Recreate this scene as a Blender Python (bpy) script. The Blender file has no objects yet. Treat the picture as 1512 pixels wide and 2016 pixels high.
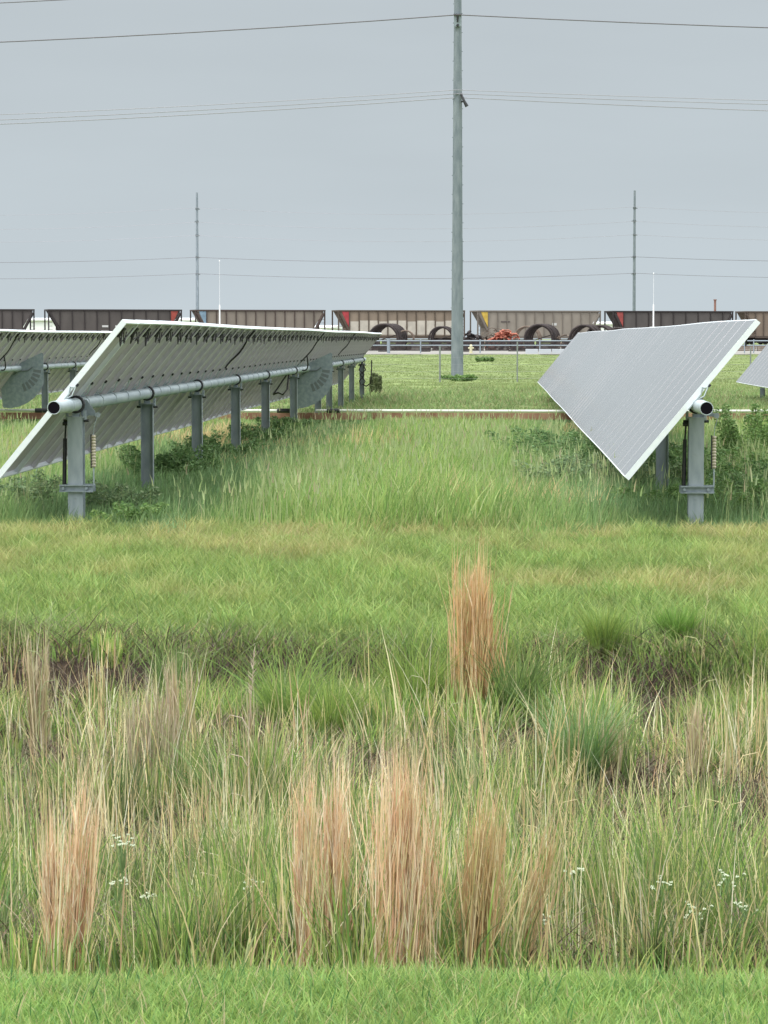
import bpy, math, random
import numpy as np
from mathutils import Vector, Matrix

random.seed(7)
rng = np.random.default_rng(11)
S = bpy.context.scene
COL = S.collection
R = math.radians

# ------------------------------------------------------------ camera
EYE = 1.84
F = 5500.0            # focal length in pixels of the 1512 px wide photograph
VX, HY = 980.0, 667.0 # where the rows of panels converge / the horizon
cam = bpy.data.cameras.new('camera')
cam.sensor_fit = 'HORIZONTAL'; cam.sensor_width = 36.0
cam.lens = 36.0 * F / 1512.0
cam.clip_start = 0.1; cam.clip_end = 8000
co = bpy.data.objects.new('camera', cam); COL.objects.link(co)
co.location = (0, 0, EYE)
co.rotation_euler = (R(90) - math.atan((1008 - HY) / F), 0, math.atan((VX - 756) / F))
S.camera = co

# ------------------------------------------------------------ sky and light
SUN_EL, SUN_AZ = 56.0, 228.0   # azimuth clockwise from +Y: behind the camera, a little to its left
W = bpy.data.worlds.new('World'); S.world = W; W.use_nodes = True
nt = W.node_tree; N = nt.nodes; L = nt.links
for n in list(N): N.remove(n)
out = N.new('ShaderNodeOutputWorld'); bg = N.new('ShaderNodeBackground'); bg.inputs[1].default_value = 0.1
sky = N.new('ShaderNodeTexSky'); sky.sky_type = 'NISHITA'; sky.sun_disc = False
sky.sun_elevation = R(SUN_EL); sky.sun_rotation = R(SUN_AZ); sky.dust_density = 4; sky.air_density = 1.2
tc = N.new('ShaderNodeTexCoord'); sep = N.new('ShaderNodeSeparateXYZ')
L.new(tc.outputs['Generated'], sep.inputs[0])
# cloud layer: pale at the horizon, brighter overhead (as an overcast sky is)
ramp = N.new('ShaderNodeValToRGB'); e = ramp.color_ramp.elements
e[0].position = 0.0; e[0].color = (.60, .68, .73, 1)
e[1].position = 1.0; e[1].color = (3.1, 3.2, 3.25, 1)
m = ramp.color_ramp.elements.new(0.13); m.color = (.535, .595, .635, 1)
m = ramp.color_ramp.elements.new(0.06); m.color = (.555, .625, .67, 1)
m = ramp.color_ramp.elements.new(0.40); m.color = (1.7, 1.78, 1.82, 1)
L.new(sep.outputs['Z'], ramp.inputs[0])
nz = N.new('ShaderNodeTexNoise'); nz.inputs['Scale'].default_value = 5.0; nz.inputs['Detail'].default_value = 4
mp = N.new('ShaderNodeMapping'); mp.inputs['Scale'].default_value = (1, 1, 5)
L.new(tc.outputs['Generated'], mp.inputs[0]); L.new(mp.outputs[0], nz.inputs['Vector'])
mr = N.new('ShaderNodeMapRange'); mr.inputs['From Min'].default_value = .3; mr.inputs['From Max'].default_value = .7
mr.inputs['To Min'].default_value = 9.6; mr.inputs['To Max'].default_value = 10.3
L.new(nz.outputs['Fac'], mr.inputs[0])
vm = N.new('ShaderNodeVectorMath'); vm.operation = 'SCALE'
L.new(ramp.outputs[0], vm.inputs[0]); L.new(mr.outputs[0], vm.inputs['Scale'])
mix = N.new('ShaderNodeMix'); mix.data_type = 'RGBA'; mix.inputs[0].default_value = 0.94
L.new(sky.outputs[0], mix.inputs[6]); L.new(vm.outputs[0], mix.inputs[7])
L.new(mix.outputs[2], bg.inputs[0]); L.new(bg.outputs[0], out.inputs[0])

sl = bpy.data.lights.new('sun', 'SUN'); sl.energy = 1.5; sl.angle = R(14); sl.color = (1, .965, .9)
so = bpy.data.objects.new('sun', sl); COL.objects.link(so)
d = Vector((math.sin(R(SUN_AZ)) * math.cos(R(SUN_EL)), math.cos(R(SUN_AZ)) * math.cos(R(SUN_EL)), math.sin(R(SUN_EL))))
so.rotation_euler = d.to_track_quat('Z', 'Y').to_euler(); so.location = (0, -20, 40)
vs = S.view_settings; vs.view_transform = 'Standard'; vs.look = 'None'; vs.exposure = 0; vs.gamma = 1; vs.use_curve_mapping = False
S.render.engine = 'CYCLES'

# ------------------------------------------------------------ helpers
def wx(px, Y): return (px - VX) / F * Y
def wz(py, Y): return EYE - (py - HY) / F * Y

_tab = np.random.default_rng(3).random((64, 64))
def vnoise(x, y, sc, seed=0):
    x = np.asarray(x, float) / sc + seed * 7.31; y = np.asarray(y, float) / sc + seed * 3.77
    xi = np.floor(x).astype(int); yi = np.floor(y).astype(int); fx = x - xi; fy = y - yi
    fx = fx * fx * (3 - 2 * fx); fy = fy * fy * (3 - 2 * fy)
    a = _tab[xi % 64, yi % 64]; b = _tab[(xi + 1) % 64, yi % 64]
    c = _tab[xi % 64, (yi + 1) % 64]; d_ = _tab[(xi + 1) % 64, (yi + 1) % 64]
    return (a * (1 - fx) + b * fx) * (1 - fy) + (c * (1 - fx) + d_ * fx) * fy

PY = [-400, 6.85, 7.45, 9.0, 10.8, 14.6, 16.1, 16.45, 17.0, 19, 130, 225, 300, 311, 345, 360, 7000]
PZ = [.22, .22, .12, -.16, -.40, -.42, -.38, -.10, .0, .02, 0, .54, .58, .92, .92, .6, .6]
def gz(x, y):
    x = np.asarray(x, float); y = np.asarray(y, float)
    w = (vnoise(x, y, 2.3, 1) - .5) * .9 * ((y > 12) & (y < 20)) * np.clip((y - 12) / 3, 0, 1) * np.clip((20 - y) / 2, 0, 1)
    z = np.interp(y + w, PY, PZ)
    amp = np.interp(y, [0, 6.5, 8, 16, 18, 27, 60, 200, 300, 301], [.01, .01, .09, .09, .03, .06, .08, .12, 0, 0])
    return z + amp * (vnoise(x, y, .9, 2) - .5) + amp * .5 * (vnoise(x, y, .35, 3) - .5)
def g1(x, y): return float(gz(x, y))

def tag(o, label=None, cat=None, group=None, kind=None):
    if label: o['label'] = label
    if cat: o['category'] = cat
    if group: o['group'] = group
    if kind: o['kind'] = kind
    return o
def empty(name, loc, label, cat, group=None, rz=0):
    o = bpy.data.objects.new(name, None); COL.objects.link(o); o.location = loc; o.rotation_euler.z = rz
    o.empty_display_size = .2
    return tag(o, label, cat, group)
def copy_tree(o, parent=None):
    c = o.copy(); COL.objects.link(c)
    if parent: c.parent = parent
    for ch in [k for k in ALL_CH.get(o.name, [])]:
        cc = copy_tree(ch, c)
        ALL_CH.setdefault(c.name, []).append(cc)
    return c
ALL_CH = {}
def link(o, parent):
    COL.objects.link(o)
    if parent:
        o.parent = parent; ALL_CH.setdefault(parent.name, []).append(o)
    return o

class MB:
    def __init__(s): s.v = []; s.f = []; s.m = []; s.sm = []
    def add(s, vs_, fs, mi=0, sm=False, M=None):
        b = len(s.v)
        for v in vs_: s.v.append(tuple(M @ Vector(v)) if M else tuple(v))
        for f in fs: s.f.append([i + b for i in f]); s.m.append(mi); s.sm.append(sm)
        return s
    def box(s, a, b, mi=0, M=None):
        x0, y0, z0 = a; x1, y1, z1 = b
        return s.add([(x0,y0,z0),(x1,y0,z0),(x1,y1,z0),(x0,y1,z0),(x0,y0,z1),(x1,y0,z1),(x1,y1,z1),(x0,y1,z1)],
                     [(0,3,2,1),(4,5,6,7),(0,1,5,4),(1,2,6,5),(2,3,7,6),(3,0,4,7)], mi, False, M)
    def cyl(s, p, q, r0, r1=None, n=10, mi=0, caps=True, sm=True):
        r1 = r0 if r1 is None else r1
        p = Vector(p); q = Vector(q); z = (q - p).normalized()
        x = z.orthogonal().normalized(); y = z.cross(x)
        vs_ = []
        for c, r in ((p, r0), (q, r1)):
            for i in range(n):
                a = 2 * math.pi * i / n; vs_.append(c + x * (r * math.cos(a)) + y * (r * math.sin(a)))
        s.add(vs_, [(i, (i + 1) % n, n + (i + 1) % n, n + i) for i in range(n)], mi, sm)
        if caps: s.add(vs_, [tuple(reversed(range(n))), tuple(range(n, 2 * n))], mi, False)
        return s
    def tube(s, pts, r, n=6, mi=0):
        pts = [Vector(p) for p in pts]; k = len(pts); vs_ = []
        up = Vector((.123, .31, .943)).normalized(); rr = r if isinstance(r, (list, tuple)) else [r] * k
        for i, p in enumerate(pts):
            t = (pts[min(i + 1, k - 1)] - pts[max(i - 1, 0)]).normalized()
            x = t.cross(up)
            if x.length < 1e-3: x = t.orthogonal()
            x.normalize(); y = t.cross(x)
            for j in range(n):
                a = 2 * math.pi * j / n; vs_.append(p + (x * math.cos(a) + y * math.sin(a)) * rr[i])
        fs = [(i * n + j, i * n + (j + 1) % n, (i + 1) * n + (j + 1) % n, (i + 1) * n + j) for i in range(k - 1) for j in range(n)]
        s.add(vs_, fs, mi, True); s.add(vs_, [tuple(reversed(range(n))), tuple(range((k - 1) * n, k * n))], mi, False)
        return s
    def prism(s, poly, y0, y1, mi=0, M=None):   # polygon in x,z extruded along y
        n = len(poly)
        vs_ = [(x, y0, z) for x, z in poly] + [(x, y1, z) for x, z in poly]
        fs = [tuple(range(n)), tuple(reversed(range(n, 2 * n)))] + [(i, n + i, n + (i + 1) % n, (i + 1) % n) for i in range(n)]
        return s.add(vs_, fs, mi, False, M)
    def mesh(s, name, mats):
        me = bpy.data.meshes.new(name); me.from_pydata(s.v, [], s.f)
        for m_ in (mats if isinstance(mats, (list, tuple)) else [mats]): me.materials.append(m_)
        me.polygons.foreach_set('material_index', s.m); me.polygons.foreach_set('use_smooth', s.sm); me.update()
        return me
    def build(s, name, mats, parent=None, loc=(0, 0, 0), rot=(0, 0, 0)):
        o = bpy.data.objects.new(name, s.mesh(name, mats)); link(o, parent); o.location = loc; o.rotation_euler = rot
        return o

# ------------------------------------------------------------ materials
def mat(name, col, rough=.6, metal=0, col2=None, sc=8, stretch=(1, 1, 1), bump=0, lo=.35, hi=.65, spec=.5, detail=5, coord='Object', bsc=None):
    m_ = bpy.data.materials.new(name); m_.use_nodes = True; t = m_.node_tree; b = t.nodes['Principled BSDF']
    b.inputs['Roughness'].default_value = rough; b.inputs['Metallic'].default_value = metal
    b.inputs['Specular IOR Level'].default_value = spec
    b.inputs['Base Color'].default_value = (*col, 1)
    if col2 or bump:
        tc_ = t.nodes.new('ShaderNodeTexCoord'); mp_ = t.nodes.new('ShaderNodeMapping'); mp_.inputs['Scale'].default_value = stretch
        nz_ = t.nodes.new('ShaderNodeTexNoise'); nz_.inputs['Scale'].default_value = sc; nz_.inputs['Detail'].default_value = detail
        t.links.new(tc_.outputs[coord], mp_.inputs[0]); t.links.new(mp_.outputs[0], nz_.inputs['Vector'])
        if col2:
            r_ = t.nodes.new('ShaderNodeValToRGB'); r_.color_ramp.elements[0].position = lo; r_.color_ramp.elements[1].position = hi
            r_.color_ramp.elements[0].color = (*col, 1); r_.color_ramp.elements[1].color = (*col2, 1)
            t.links.new(nz_.outputs['Fac'], r_.inputs[0]); t.links.new(r_.outputs[0], b.inputs['Base Color'])
        if bump:
            bp = t.nodes.new('ShaderNodeBump'); bp.inputs['Strength'].default_value = bump; bp.inputs['Distance'].default_value = .02
            t.links.new(nz_.outputs['Fac'], bp.inputs['Height']); t.links.new(bp.outputs[0], b.inputs['Normal'])
    return m_
GALV = mat('galvanised_steel', (.23, .275, .31), .5, .2, (.32, .365, .40), 14, bump=.05)
GALV2 = mat('galvanised_tube', (.36, .42, .45), .45, .3, (.46, .52, .545), 9, stretch=(1, .3, 1))
POSTM = mat('post_steel', (.22, .25, .28), .55, .3, (.31, .345, .375), 10, stretch=(1, 1, .4))
POLEM = mat('steel_pole', (.155, .185, .215), .6, .1, (.24, .27, .30), 2.2, stretch=(2, 2, .6))
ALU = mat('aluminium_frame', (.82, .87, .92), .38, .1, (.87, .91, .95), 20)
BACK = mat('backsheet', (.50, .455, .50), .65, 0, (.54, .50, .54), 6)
ALU_SHADE = mat('aluminium_shaded', (.66, .63, .66), .5, .1, (.74, .71, .74), 12)  # inner frame bars: their shade put into a duller aluminium colour
BLACK = mat('black_rubber', (.018, .018, .022), .5, 0, (.03, .03, .035), 20)
CABLE = mat('cable_black', (.03, .025, .03), .6)
BEIGE = mat('beige_bellows', (.42, .36, .27), .6, 0, (.55, .49, .38), 30)
PIPEW = mat('white_pipe', (.62, .62, .56), .5, 0, (.75, .75, .70), 1.2)
RUST = mat('rusty_beam', (.20, .09, .055), .8, 0, (.34, .20, .13), 3)
WIREM = mat('wire_grey', (.16, .15, .165), .6, .4)
WIREL = mat('wire_pale', (.34, .33, .36), .5, .4)
WHITE = mat('white_paint', (.86, .87, .88), .5, 0, (.92, .92, .93), .4)

def glass_mat():
    m_ = bpy.data.materials.new('panel_glass'); m_.use_nodes = True; t = m_.node_tree; n = t.nodes; l = t.links
    b = n['Principled BSDF']; b.inputs['Roughness'].default_value = .13; b.inputs['IOR'].default_value = 1.5
    tc_ = n.new('ShaderNodeTexCoord'); sx = n.new('ShaderNodeSeparateXYZ'); l.new(tc_.outputs['Object'], sx.inputs[0])
    def grid(o, period, width):
        a = n.new('ShaderNodeMath'); a.operation = 'DIVIDE'; a.inputs[1].default_value = period; l.new(o, a.inputs[0])
        f = n.new('ShaderNodeMath'); f.operation = 'FRACT'; l.new(a.outputs[0], f.inputs[0])
        g = n.new('ShaderNodeMath'); g.operation = 'LESS_THAN'; g.inputs[1].default_value = width; l.new(f.outputs[0], g.inputs[0]); return g
    ga = grid(sx.outputs['X'], .16, .035); gb = grid(sx.outputs['Y'], .164, .05)
    mx = n.new('ShaderNodeMath'); mx.operation = 'MAXIMUM'; l.new(ga.outputs[0], mx.inputs[0]); l.new(gb.outputs[0], mx.inputs[1])
    c = n.new('ShaderNodeMix'); c.data_type = 'RGBA'; c.inputs[6].default_value = (.050, .050, .07, 1); c.inputs[7].default_value = (.12, .12, .14, 1)
    l.new(mx.outputs[0], c.inputs[0])
    nz_ = n.new('ShaderNodeTexNoise'); nz_.inputs['Scale'].default_value = .8; nz_.inputs['Detail'].default_value = 6
    mp_ = n.new('ShaderNodeMapping'); mp_.inputs['Scale'].default_value = (.6, 3.0, 1)
    ge = n.new('ShaderNodeNewGeometry'); l.new(ge.outputs['Position'], mp_.inputs[0]); l.new(mp_.outputs[0], nz_.inputs['Vector'])
    r_ = n.new('ShaderNodeMapRange'); r_.inputs['From Min'].default_value = .3; r_.inputs['From Max'].default_value = .62
    r_.inputs['To Min'].default_value = .55; r_.inputs['To Max'].default_value = .68; l.new(nz_.outputs['Fac'], r_.inputs[0])
    d_ = n.new('ShaderNodeMix'); d_.data_type = 'RGBA'; d_.inputs[7].default_value = (.31, .31, .305, 1)   # dust film
    l.new(r_.outputs[0], d_.inputs[0]); l.new(c.outputs[2], d_.inputs[6]); l.new(d_.outputs[2], b.inputs['Base Color'])
    return m_
GLASS = glass_mat()

def blade_mat(name, trans=.35, rough=.65, spec=.25):
    m_ = bpy.data.materials.new(name); m_.use_nodes = True; t = m_.node_tree; n = t.nodes; l = t.links
    b = n['Principled BSDF']; b.inputs['Roughness'].default_value = rough; b.inputs['Specular IOR Level'].default_value = spec
    a = n.new('ShaderNodeAttribute'); a.attribute_name = 'col'; l.new(a.outputs['Color'], b.inputs['Base Color'])
    tr = n.new('ShaderNodeBsdfTranslucent'); l.new(a.outputs['Color'], tr.inputs['Color'])
    mx = n.new('ShaderNodeMixShader'); mx.inputs[0].default_value = trans
    o = n['Material Output']; l.new(b.outputs[0], mx.inputs[1]); l.new(tr.outputs[0], mx.inputs[2]); l.new(mx.outputs[0], o.inputs[0])
    return m_
BLADE = blade_mat('grass_blade'); DRY = blade_mat('dry_stem', .15, .7)
LEAF = blade_mat('leaf', .3, .55)

# ------------------------------------------------------------ grass engine
def blades(x, y, z, h, w, lean, az, col, K=3, power=1.8, droop=0.0, face=None, rg=rng):
    """arrays for one set of blades -> (verts, quads, colours)"""
    n = len(x); t = np.linspace(0, 1, K + 1)
    face = rg.random(n) * math.pi if face is None else face
    dx, dy = np.cos(az), np.sin(az); sx, sy = np.cos(face), np.sin(face)
    tt = t[None, :]; hor = lean[:, None] * tt ** power
    ver = h[:, None] * (tt - np.asarray(droop).reshape(-1, 1) * tt ** 2.2)
    wid = .5 * w[:, None] * np.clip(1.0 - tt ** 2.2, .06, 1)
    cx = x[:, None] + dx[:, None] * hor; cy = y[:, None] + dy[:, None] * hor; cz = z[:, None] + ver
    V = np.empty((n, K + 1, 2, 3), np.float32)
    for k_, sgn in ((0, -1), (1, 1)):
        V[:, :, k_, 0] = cx + sgn * sx[:, None] * wid; V[:, :, k_, 1] = cy + sgn * sy[:, None] * wid; V[:, :, k_, 2] = cz
    base = (np.arange(n) * (K + 1) * 2)[:, None] + (np.arange(K) * 2)[None, :]
    Q = np.stack([base, base + 1, base + 3, base + 2], -1).reshape(-1, 4)
    C = np.repeat(np.concatenate([col, np.ones((n, 1))], 1)[:, None, :], (K + 1) * 2, 1).reshape(-1, 4)
    return V.reshape(-1, 3), Q.astype(np.int32), C.astype(np.float32)
def join(sets):
    Vs, Qs, Cs, o = [], [], [], 0
    for V, Q, C in sets: Vs.append(V); Qs.append(Q + o); Cs.append(C); o += len(V)
    return np.concatenate(Vs), np.concatenate(Qs), np.concatenate(Cs)
def qmesh(name, sets, mt, parent=None, loc=(0, 0, 0)):
    V, Q, C = join(sets)
    if loc != (0, 0, 0): V = V - np.array(loc, np.float32)
    me = bpy.data.meshes.new(name); me.vertices.add(len(V)); me.vertices.foreach_set('co', V.ravel().astype(np.float32))
    me.loops.add(Q.size); me.loops.foreach_set('vertex_index', Q.ravel())
    me.polygons.add(len(Q)); me.polygons.foreach_set('loop_start', np.arange(0, Q.size, 4, dtype=np.int32))
    me.update(calc_edges=True)
    ca = me.color_attributes.new('col', 'FLOAT_COLOR', 'POINT'); ca.data.foreach_set('color', C.ravel())
    me.materials.append(mt)
    o = bpy.data.objects.new(name, me); link(o, parent)
    if not parent: o.location = loc
    return o
def pal(n, cols, wts, var=.14, rg=rng):
    cols = np.array(cols); wts = np.array(wts, float); wts /= wts.sum()
    c = cols[rg.choice(len(cols), n, p=wts)] * (1 + (rg.random((n, 1)) - .5) * 2 * var) * (1 + (rg.random((n, 3)) - .5) * .12)
    return np.clip(c, .004, .95)
def lerp(a, b, t): return a * (1 - t[:, None]) + b * t[:, None]
def zone(n_, y0, y1, margin, p=1.0):
    """random points inside the visible wedge plus a margin, between distances y0..y1; p>1 crowds the near end"""
    u = rng.random(n_); y = y0 + (y1 - y0) * u ** p
    xl = -(VX + 0) / F * y - margin; xr = (1512 - VX) / F * y + margin
    return xl + (xr - xl) * rng.random(n_), y
TAU = 2 * math.pi

# ------------------------------------------------------------ ground
def axis(segs):
    o = []
    for a, b, st in segs: o += list(np.arange(a, b, st))
    return np.array(o + [segs[-1][1]])
xs = np.concatenate([-np.geomspace(5000, 30, 26), np.arange(-29, -9, 1.0), np.arange(-9, 9, .15), np.arange(9, 30, 1.0), np.geomspace(30, 5000, 26)])
ys = axis([(-400, -20, 40), (-20, 5, 1.5), (5, 20, .12), (20, 40, .4), (40, 130, 1.5), (130, 360, 3), (360, 1000, 40), (1000, 7000, 500)])
GX, GY = np.meshgrid(xs, ys); GZ = gz(GX, GY); nx, ny = len(xs), len(ys)
V = np.stack([GX, GY, GZ], -1).reshape(-1, 3)
ii = (np.arange(ny - 1)[:, None] * nx + np.arange(nx - 1)[None, :]).ravel()
Q = np.stack([ii, ii + 1, ii + nx + 1, ii + nx], -1).astype(np.int32)
fx, fy = V[:, 0], V[:, 1]
grass = np.array([.13, .20, .045]); thatch = np.array([.06, .045, .036]); meadow = np.array([.175, .22, .085]); mown = np.array([.24, .28, .08])
c = np.tile(grass, (len(V), 1))
rough = np.clip((fy - 7.0) / .5, 0, 1) * np.clip((17.6 - fy) / .5, 0, 1)
c = lerp(c, np.tile(thatch, (len(V), 1)), rough)
mw = ((fy > 17.4) & (fy < 27)) * 1.0; c = lerp(c, np.tile(mown, (len(V), 1)), mw)
md = np.clip((fy - 60) / 20, 0, 1); c = lerp(c, np.tile(meadow, (len(V), 1)), md)
c *= (.82 + .36 * vnoise(fx, fy, 3.0, 5) * .6 + .36 * vnoise(fx, fy, 14, 6) * .4)[:, None]
bal = ((fy > 305) & (fy < 352)) * 1.0; c = lerp(c, np.tile(np.array([.16, .145, .13]), (len(V), 1)), bal)
ground = qmesh('ground', [(V, Q, np.concatenate([c, np.ones((len(V), 1))], 1))], None)
gm = bpy.data.materials.new('ground'); gm.use_nodes = True; t = gm.node_tree; b = t.nodes['Principled BSDF']
b.inputs['Roughness'].default_value = .95; b.inputs['Specular IOR Level'].default_value = .1
a = t.nodes.new('ShaderNodeAttribute'); a.attribute_name = 'col'
tcg = t.nodes.new('ShaderNodeTexCoord'); n1 = t.nodes.new('ShaderNodeTexNoise'); n1.inputs['Scale'].default_value = 14; n1.inputs['Detail'].default_value = 8
n2 = t.nodes.new('ShaderNodeTexNoise'); n2.inputs['Scale'].default_value = .22; n2.inputs['Detail'].default_value = 9; n2.inputs['Roughness'].default_value = .68
mpg = t.nodes.new('ShaderNodeMapping'); mpg.inputs['Scale'].default_value = (2.2, .8, 1)
t.links.new(tcg.outputs['Object'], n1.inputs['Vector']); t.links.new(tcg.outputs['Object'], mpg.inputs[0]); t.links.new(mpg.outputs[0], n2.inputs['Vector'])
m1 = t.nodes.new('ShaderNodeMapRange'); m1.inputs['From Min'].default_value = .25; m1.inputs['From Max'].default_value = .75; m1.inputs['To Min'].default_value = .55; m1.inputs['To Max'].default_value = 1.45
m2 = t.nodes.new('ShaderNodeMapRange'); m2.inputs['From Min'].default_value = .3; m2.inputs['From Max'].default_value = .7; m2.inputs['To Min'].default_value = .65; m2.inputs['To Max'].default_value = 1.35
t.links.new(n1.outputs['Fac'], m1.inputs[0]); t.links.new(n2.outputs['Fac'], m2.inputs[0])
mm = t.nodes.new('ShaderNodeMath'); mm.operation = 'MULTIPLY'; t.links.new(m1.outputs[0], mm.inputs[0]); t.links.new(m2.outputs[0], mm.inputs[1])
sc_ = t.nodes.new('ShaderNodeVectorMath'); sc_.operation = 'SCALE'; t.links.new(a.outputs['Color'], sc_.inputs[0]); t.links.new(mm.outputs[0], sc_.inputs['Scale'])
t.links.new(sc_.outputs[0], b.inputs['Base Color'])
bp = t.nodes.new('ShaderNodeBump'); bp.inputs['Strength'].default_value = .6; bp.inputs['Distance'].default_value = .03
t.links.new(n1.outputs['Fac'], bp.inputs['Height']); t.links.new(bp.outputs[0], b.inputs['Normal'])
ground.data.materials.clear(); ground.data.materials.append(gm)
tag(ground, kind='structure')

# concrete and gravel lot in front of the train
lot = MB()
lx = np.linspace(-400, 400, 3); ly = [229, 240, 260, 280, 300, 305]
vs_ = [(x, y, float(np.interp(y, PY, PZ)) + .03) for y in ly for x in lx]
lot.add(vs_, [(j * 3 + i, j * 3 + i + 1, (j + 1) * 3 + i + 1, (j + 1) * 3 + i) for j in range(len(ly) - 1) for i in range(2)])
tag(lot.build('gravel_lot', mat('lot', (.22, .205, .185), .95, 0, (.30, .285, .26), .3, stretch=(1, .2, 1))), kind='structure')

# ------------------------------------------------------------ solar tracker rows
TILT = R(50.6); TZ = EYE - .645; NM = 60; Y0 = 26.9; PITCH = .993; MW = .984; HL = .98
POSTS = [27.4, 33.0, 38.5, 44.2, 49.9, 56.8, 64.5, 68.8, 73.9, 79.4, 85.4]
TR = .064
# --- one panel (local: x up the slope, y along the row, z the face's normal, origin on the tube axis)
pm = MB(); pm.add([(-HL + .012, .013, .1225), (HL - .012, .013, .1225), (HL - .012, MW - .013, .1225), (-HL + .012, MW - .013, .1225)], [(0, 1, 2, 3)], 0)
pm.add([(-HL + .01, .01, .112), (HL - .01, .01, .112), (HL - .01, MW - .01, .112), (-HL + .01, MW - .01, .112)], [(3, 2, 1, 0)], 1)
PANEL_ME = pm.mesh('solar_panel', [GLASS, BACK])
fm = MB(); fw = .016; z0, z1 = .066, .122
fm.box((-HL, 0, z0), (-HL + fw, MW, z1)); fm.box((HL - fw, 0, z0), (HL, MW, z1))
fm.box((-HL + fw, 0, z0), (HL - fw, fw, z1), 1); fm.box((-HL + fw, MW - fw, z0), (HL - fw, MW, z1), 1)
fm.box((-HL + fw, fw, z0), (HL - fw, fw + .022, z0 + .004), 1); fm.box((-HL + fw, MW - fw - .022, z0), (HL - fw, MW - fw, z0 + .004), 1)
FRAME_ME = fm.mesh('frame', [ALU, ALU_SHADE]); FRAME_END = fm.mesh('frame', [ALU, ALU])
cm = MB()   # saddle clip between tube and frames: leg, foot, and strap round the tube
cm.box((-.10, -.018, .058), (.10, .018, .0695)); cm.tube([(.10, 0, .066), (.155, 0, .10), (.17, 0, .066)], .007, 5)
cm.tube([(TR * 1.06 * math.cos(a_), 0, TR * 1.06 * math.sin(a_)) for a_ in np.linspace(0, TAU, 15)], .006, 4)
cm.tube([(.205, 0, .062), (.10, -.01, .03), (.03, -.01, .06)], .0085, 5)
cm.box((.195, -.02, .045), (.225, .015, .0655), 1)
CLIP_ME = cm.mesh('mounting_clip', [GALV2, BLACK])
def loop_mesh(sd):
    r_ = random.Random(sd); c_ = MB()
    c_.box((HL - .20, .42, .088), (HL - .09, .56, .1115))
    for s_ in (-1, 1):
        a0 = (HL - .12, .49 + s_ * .05, .10); dp = .04 + .05 * r_.random(); rr = .07 + .03 * r_.random()
        pts = [(HL - .13 - rr * 1.2 * math.sin(a_), .49 + s_ * (.06 + .19 * a_ / math.pi), .09 - dp * math.sin(a_)) for a_ in np.linspace(0, math.pi, 9)]
        c_.tube([a0] + pts, .0062, 5)
    pts = [(HL - .07 - .15 * math.sin(a_) * (.7 + .5 * r_.random()), .06 + .86 * a_ / math.pi, .08 - .03 * math.sin(a_)) for a_ in np.linspace(0, math.pi, 10)]
    c_.tube(pts, .006, 5)
    return c_.mesh('cable_loop', CABLE)
LOOPS = [loop_mesh(i) for i in range(5)]
tb = MB(); n_ = 16; ya, yb = 26.02, Y0 + NM * PITCH + .4
def ring(r, y): return [(r * math.cos(TAU * i / n_), y, r * math.sin(TAU * i / n_)) for i in range(n_)]
vs_ = ring(TR, ya) + ring(TR, yb) + ring(TR - .007, ya) + ring(TR - .007, ya + .3) + ring(TR - .007, yb)
q = lambda a_, b_: [(a_ * n_ + i, a_ * n_ + (i + 1) % n_, b_ * n_ + (i + 1) % n_, b_ * n_ + i) for i in range(n_)]
tb.add(vs_, q(0, 1) + q(2, 0) + q(3, 2) , 0, True); tb.add(vs_, [tuple(range(n_, 2 * n_))], 0)
TUBE_ME = tb.mesh('torque_tube', GALV2)
ec = MB(); ec.cyl((0, ya + .004, 0), (0, ya + .11, 0), TR - .0075, n=16); BORE_ME = ec.mesh('dark_bore', mat('bore_black', (.006, .005, .008), .95, spec=.1))  # black disc added for the dark interior of the open tube
PTOP = TZ - .13
def post_mesh(first):
    p = MB(); h0 = -.5
    if first:   # I section, flange to the camera
        w = .074
        p.box((-w, -.08, h0), (w, -.069, PTOP)); p.box((-w, .069, h0), (w, .08, PTOP)); p.box((-.005, -.069, h0), (.005, .069, PTOP))
    else:       # channel seen into its open side
        w = .072
        p.box((-w, -.05, h0), (-w + .008, .05, PTOP)); p.box((w - .008, -.05, h0), (w, .05, PTOP)); p.box((-w + .008, -.004, h0), (w - .008, .004, PTOP))
    for zz in (.28, .72):
        p.cyl((.0, -.081 if first else -.004, zz), (.0, -.088 if first else -.012, zz), .011, n=8)
    p.box((-.09, -.085, PTOP), (.09, .085, PTOP + .012))
    return p.mesh('post', POSTM if not first else mat('post_zinc', (.27, .315, .35), .55, .15, (.36, .405, .44), 16, stretch=(1, 1, .3)))
POST1, POST2 = post_mesh(True), post_mesh(False)
bm_ = MB()
vs_ = [];
for r_, y_ in ((.088, -.03), (.088, .03), (TR + .002, .03), (TR + .002, -.03)): vs_ += ring(r_, y_)
bm_.add(vs_, q(0, 1) + q(1, 2) + q(2, 3) + q(3, 0), 0, True)
bm_.box((-.035, -.028, -.125), (.035, .028, -.086), 1)
bm_.box((-.10, -.03, -.150), (-.075, .03, -.06), 1); bm_.box((.075, -.03, -.150), (.10, .03, -.06), 1)
bm_.cyl((-.125, 0, -.16), (-.075, 0, -.16), .014, n=8, mi=0); bm_.cyl((.075, 0, -.16), (.125, 0, -.16), .014, n=8, mi=0)
BEAR_ME = bm_.mesh('bearing', [BLACK, GALV])
dp_ = MB()
poly = [(-.04, .03), (.05, .13), (.50, .34), (.54, .32), (.54, -.34), (.46, -.50), (.34, -.64), (.18, -.76), (0, -.84), (-.2, -.88), (-.36, -.86), (-.40, -.46)]
dp_.prism(poly, -.006, .006)
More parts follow.
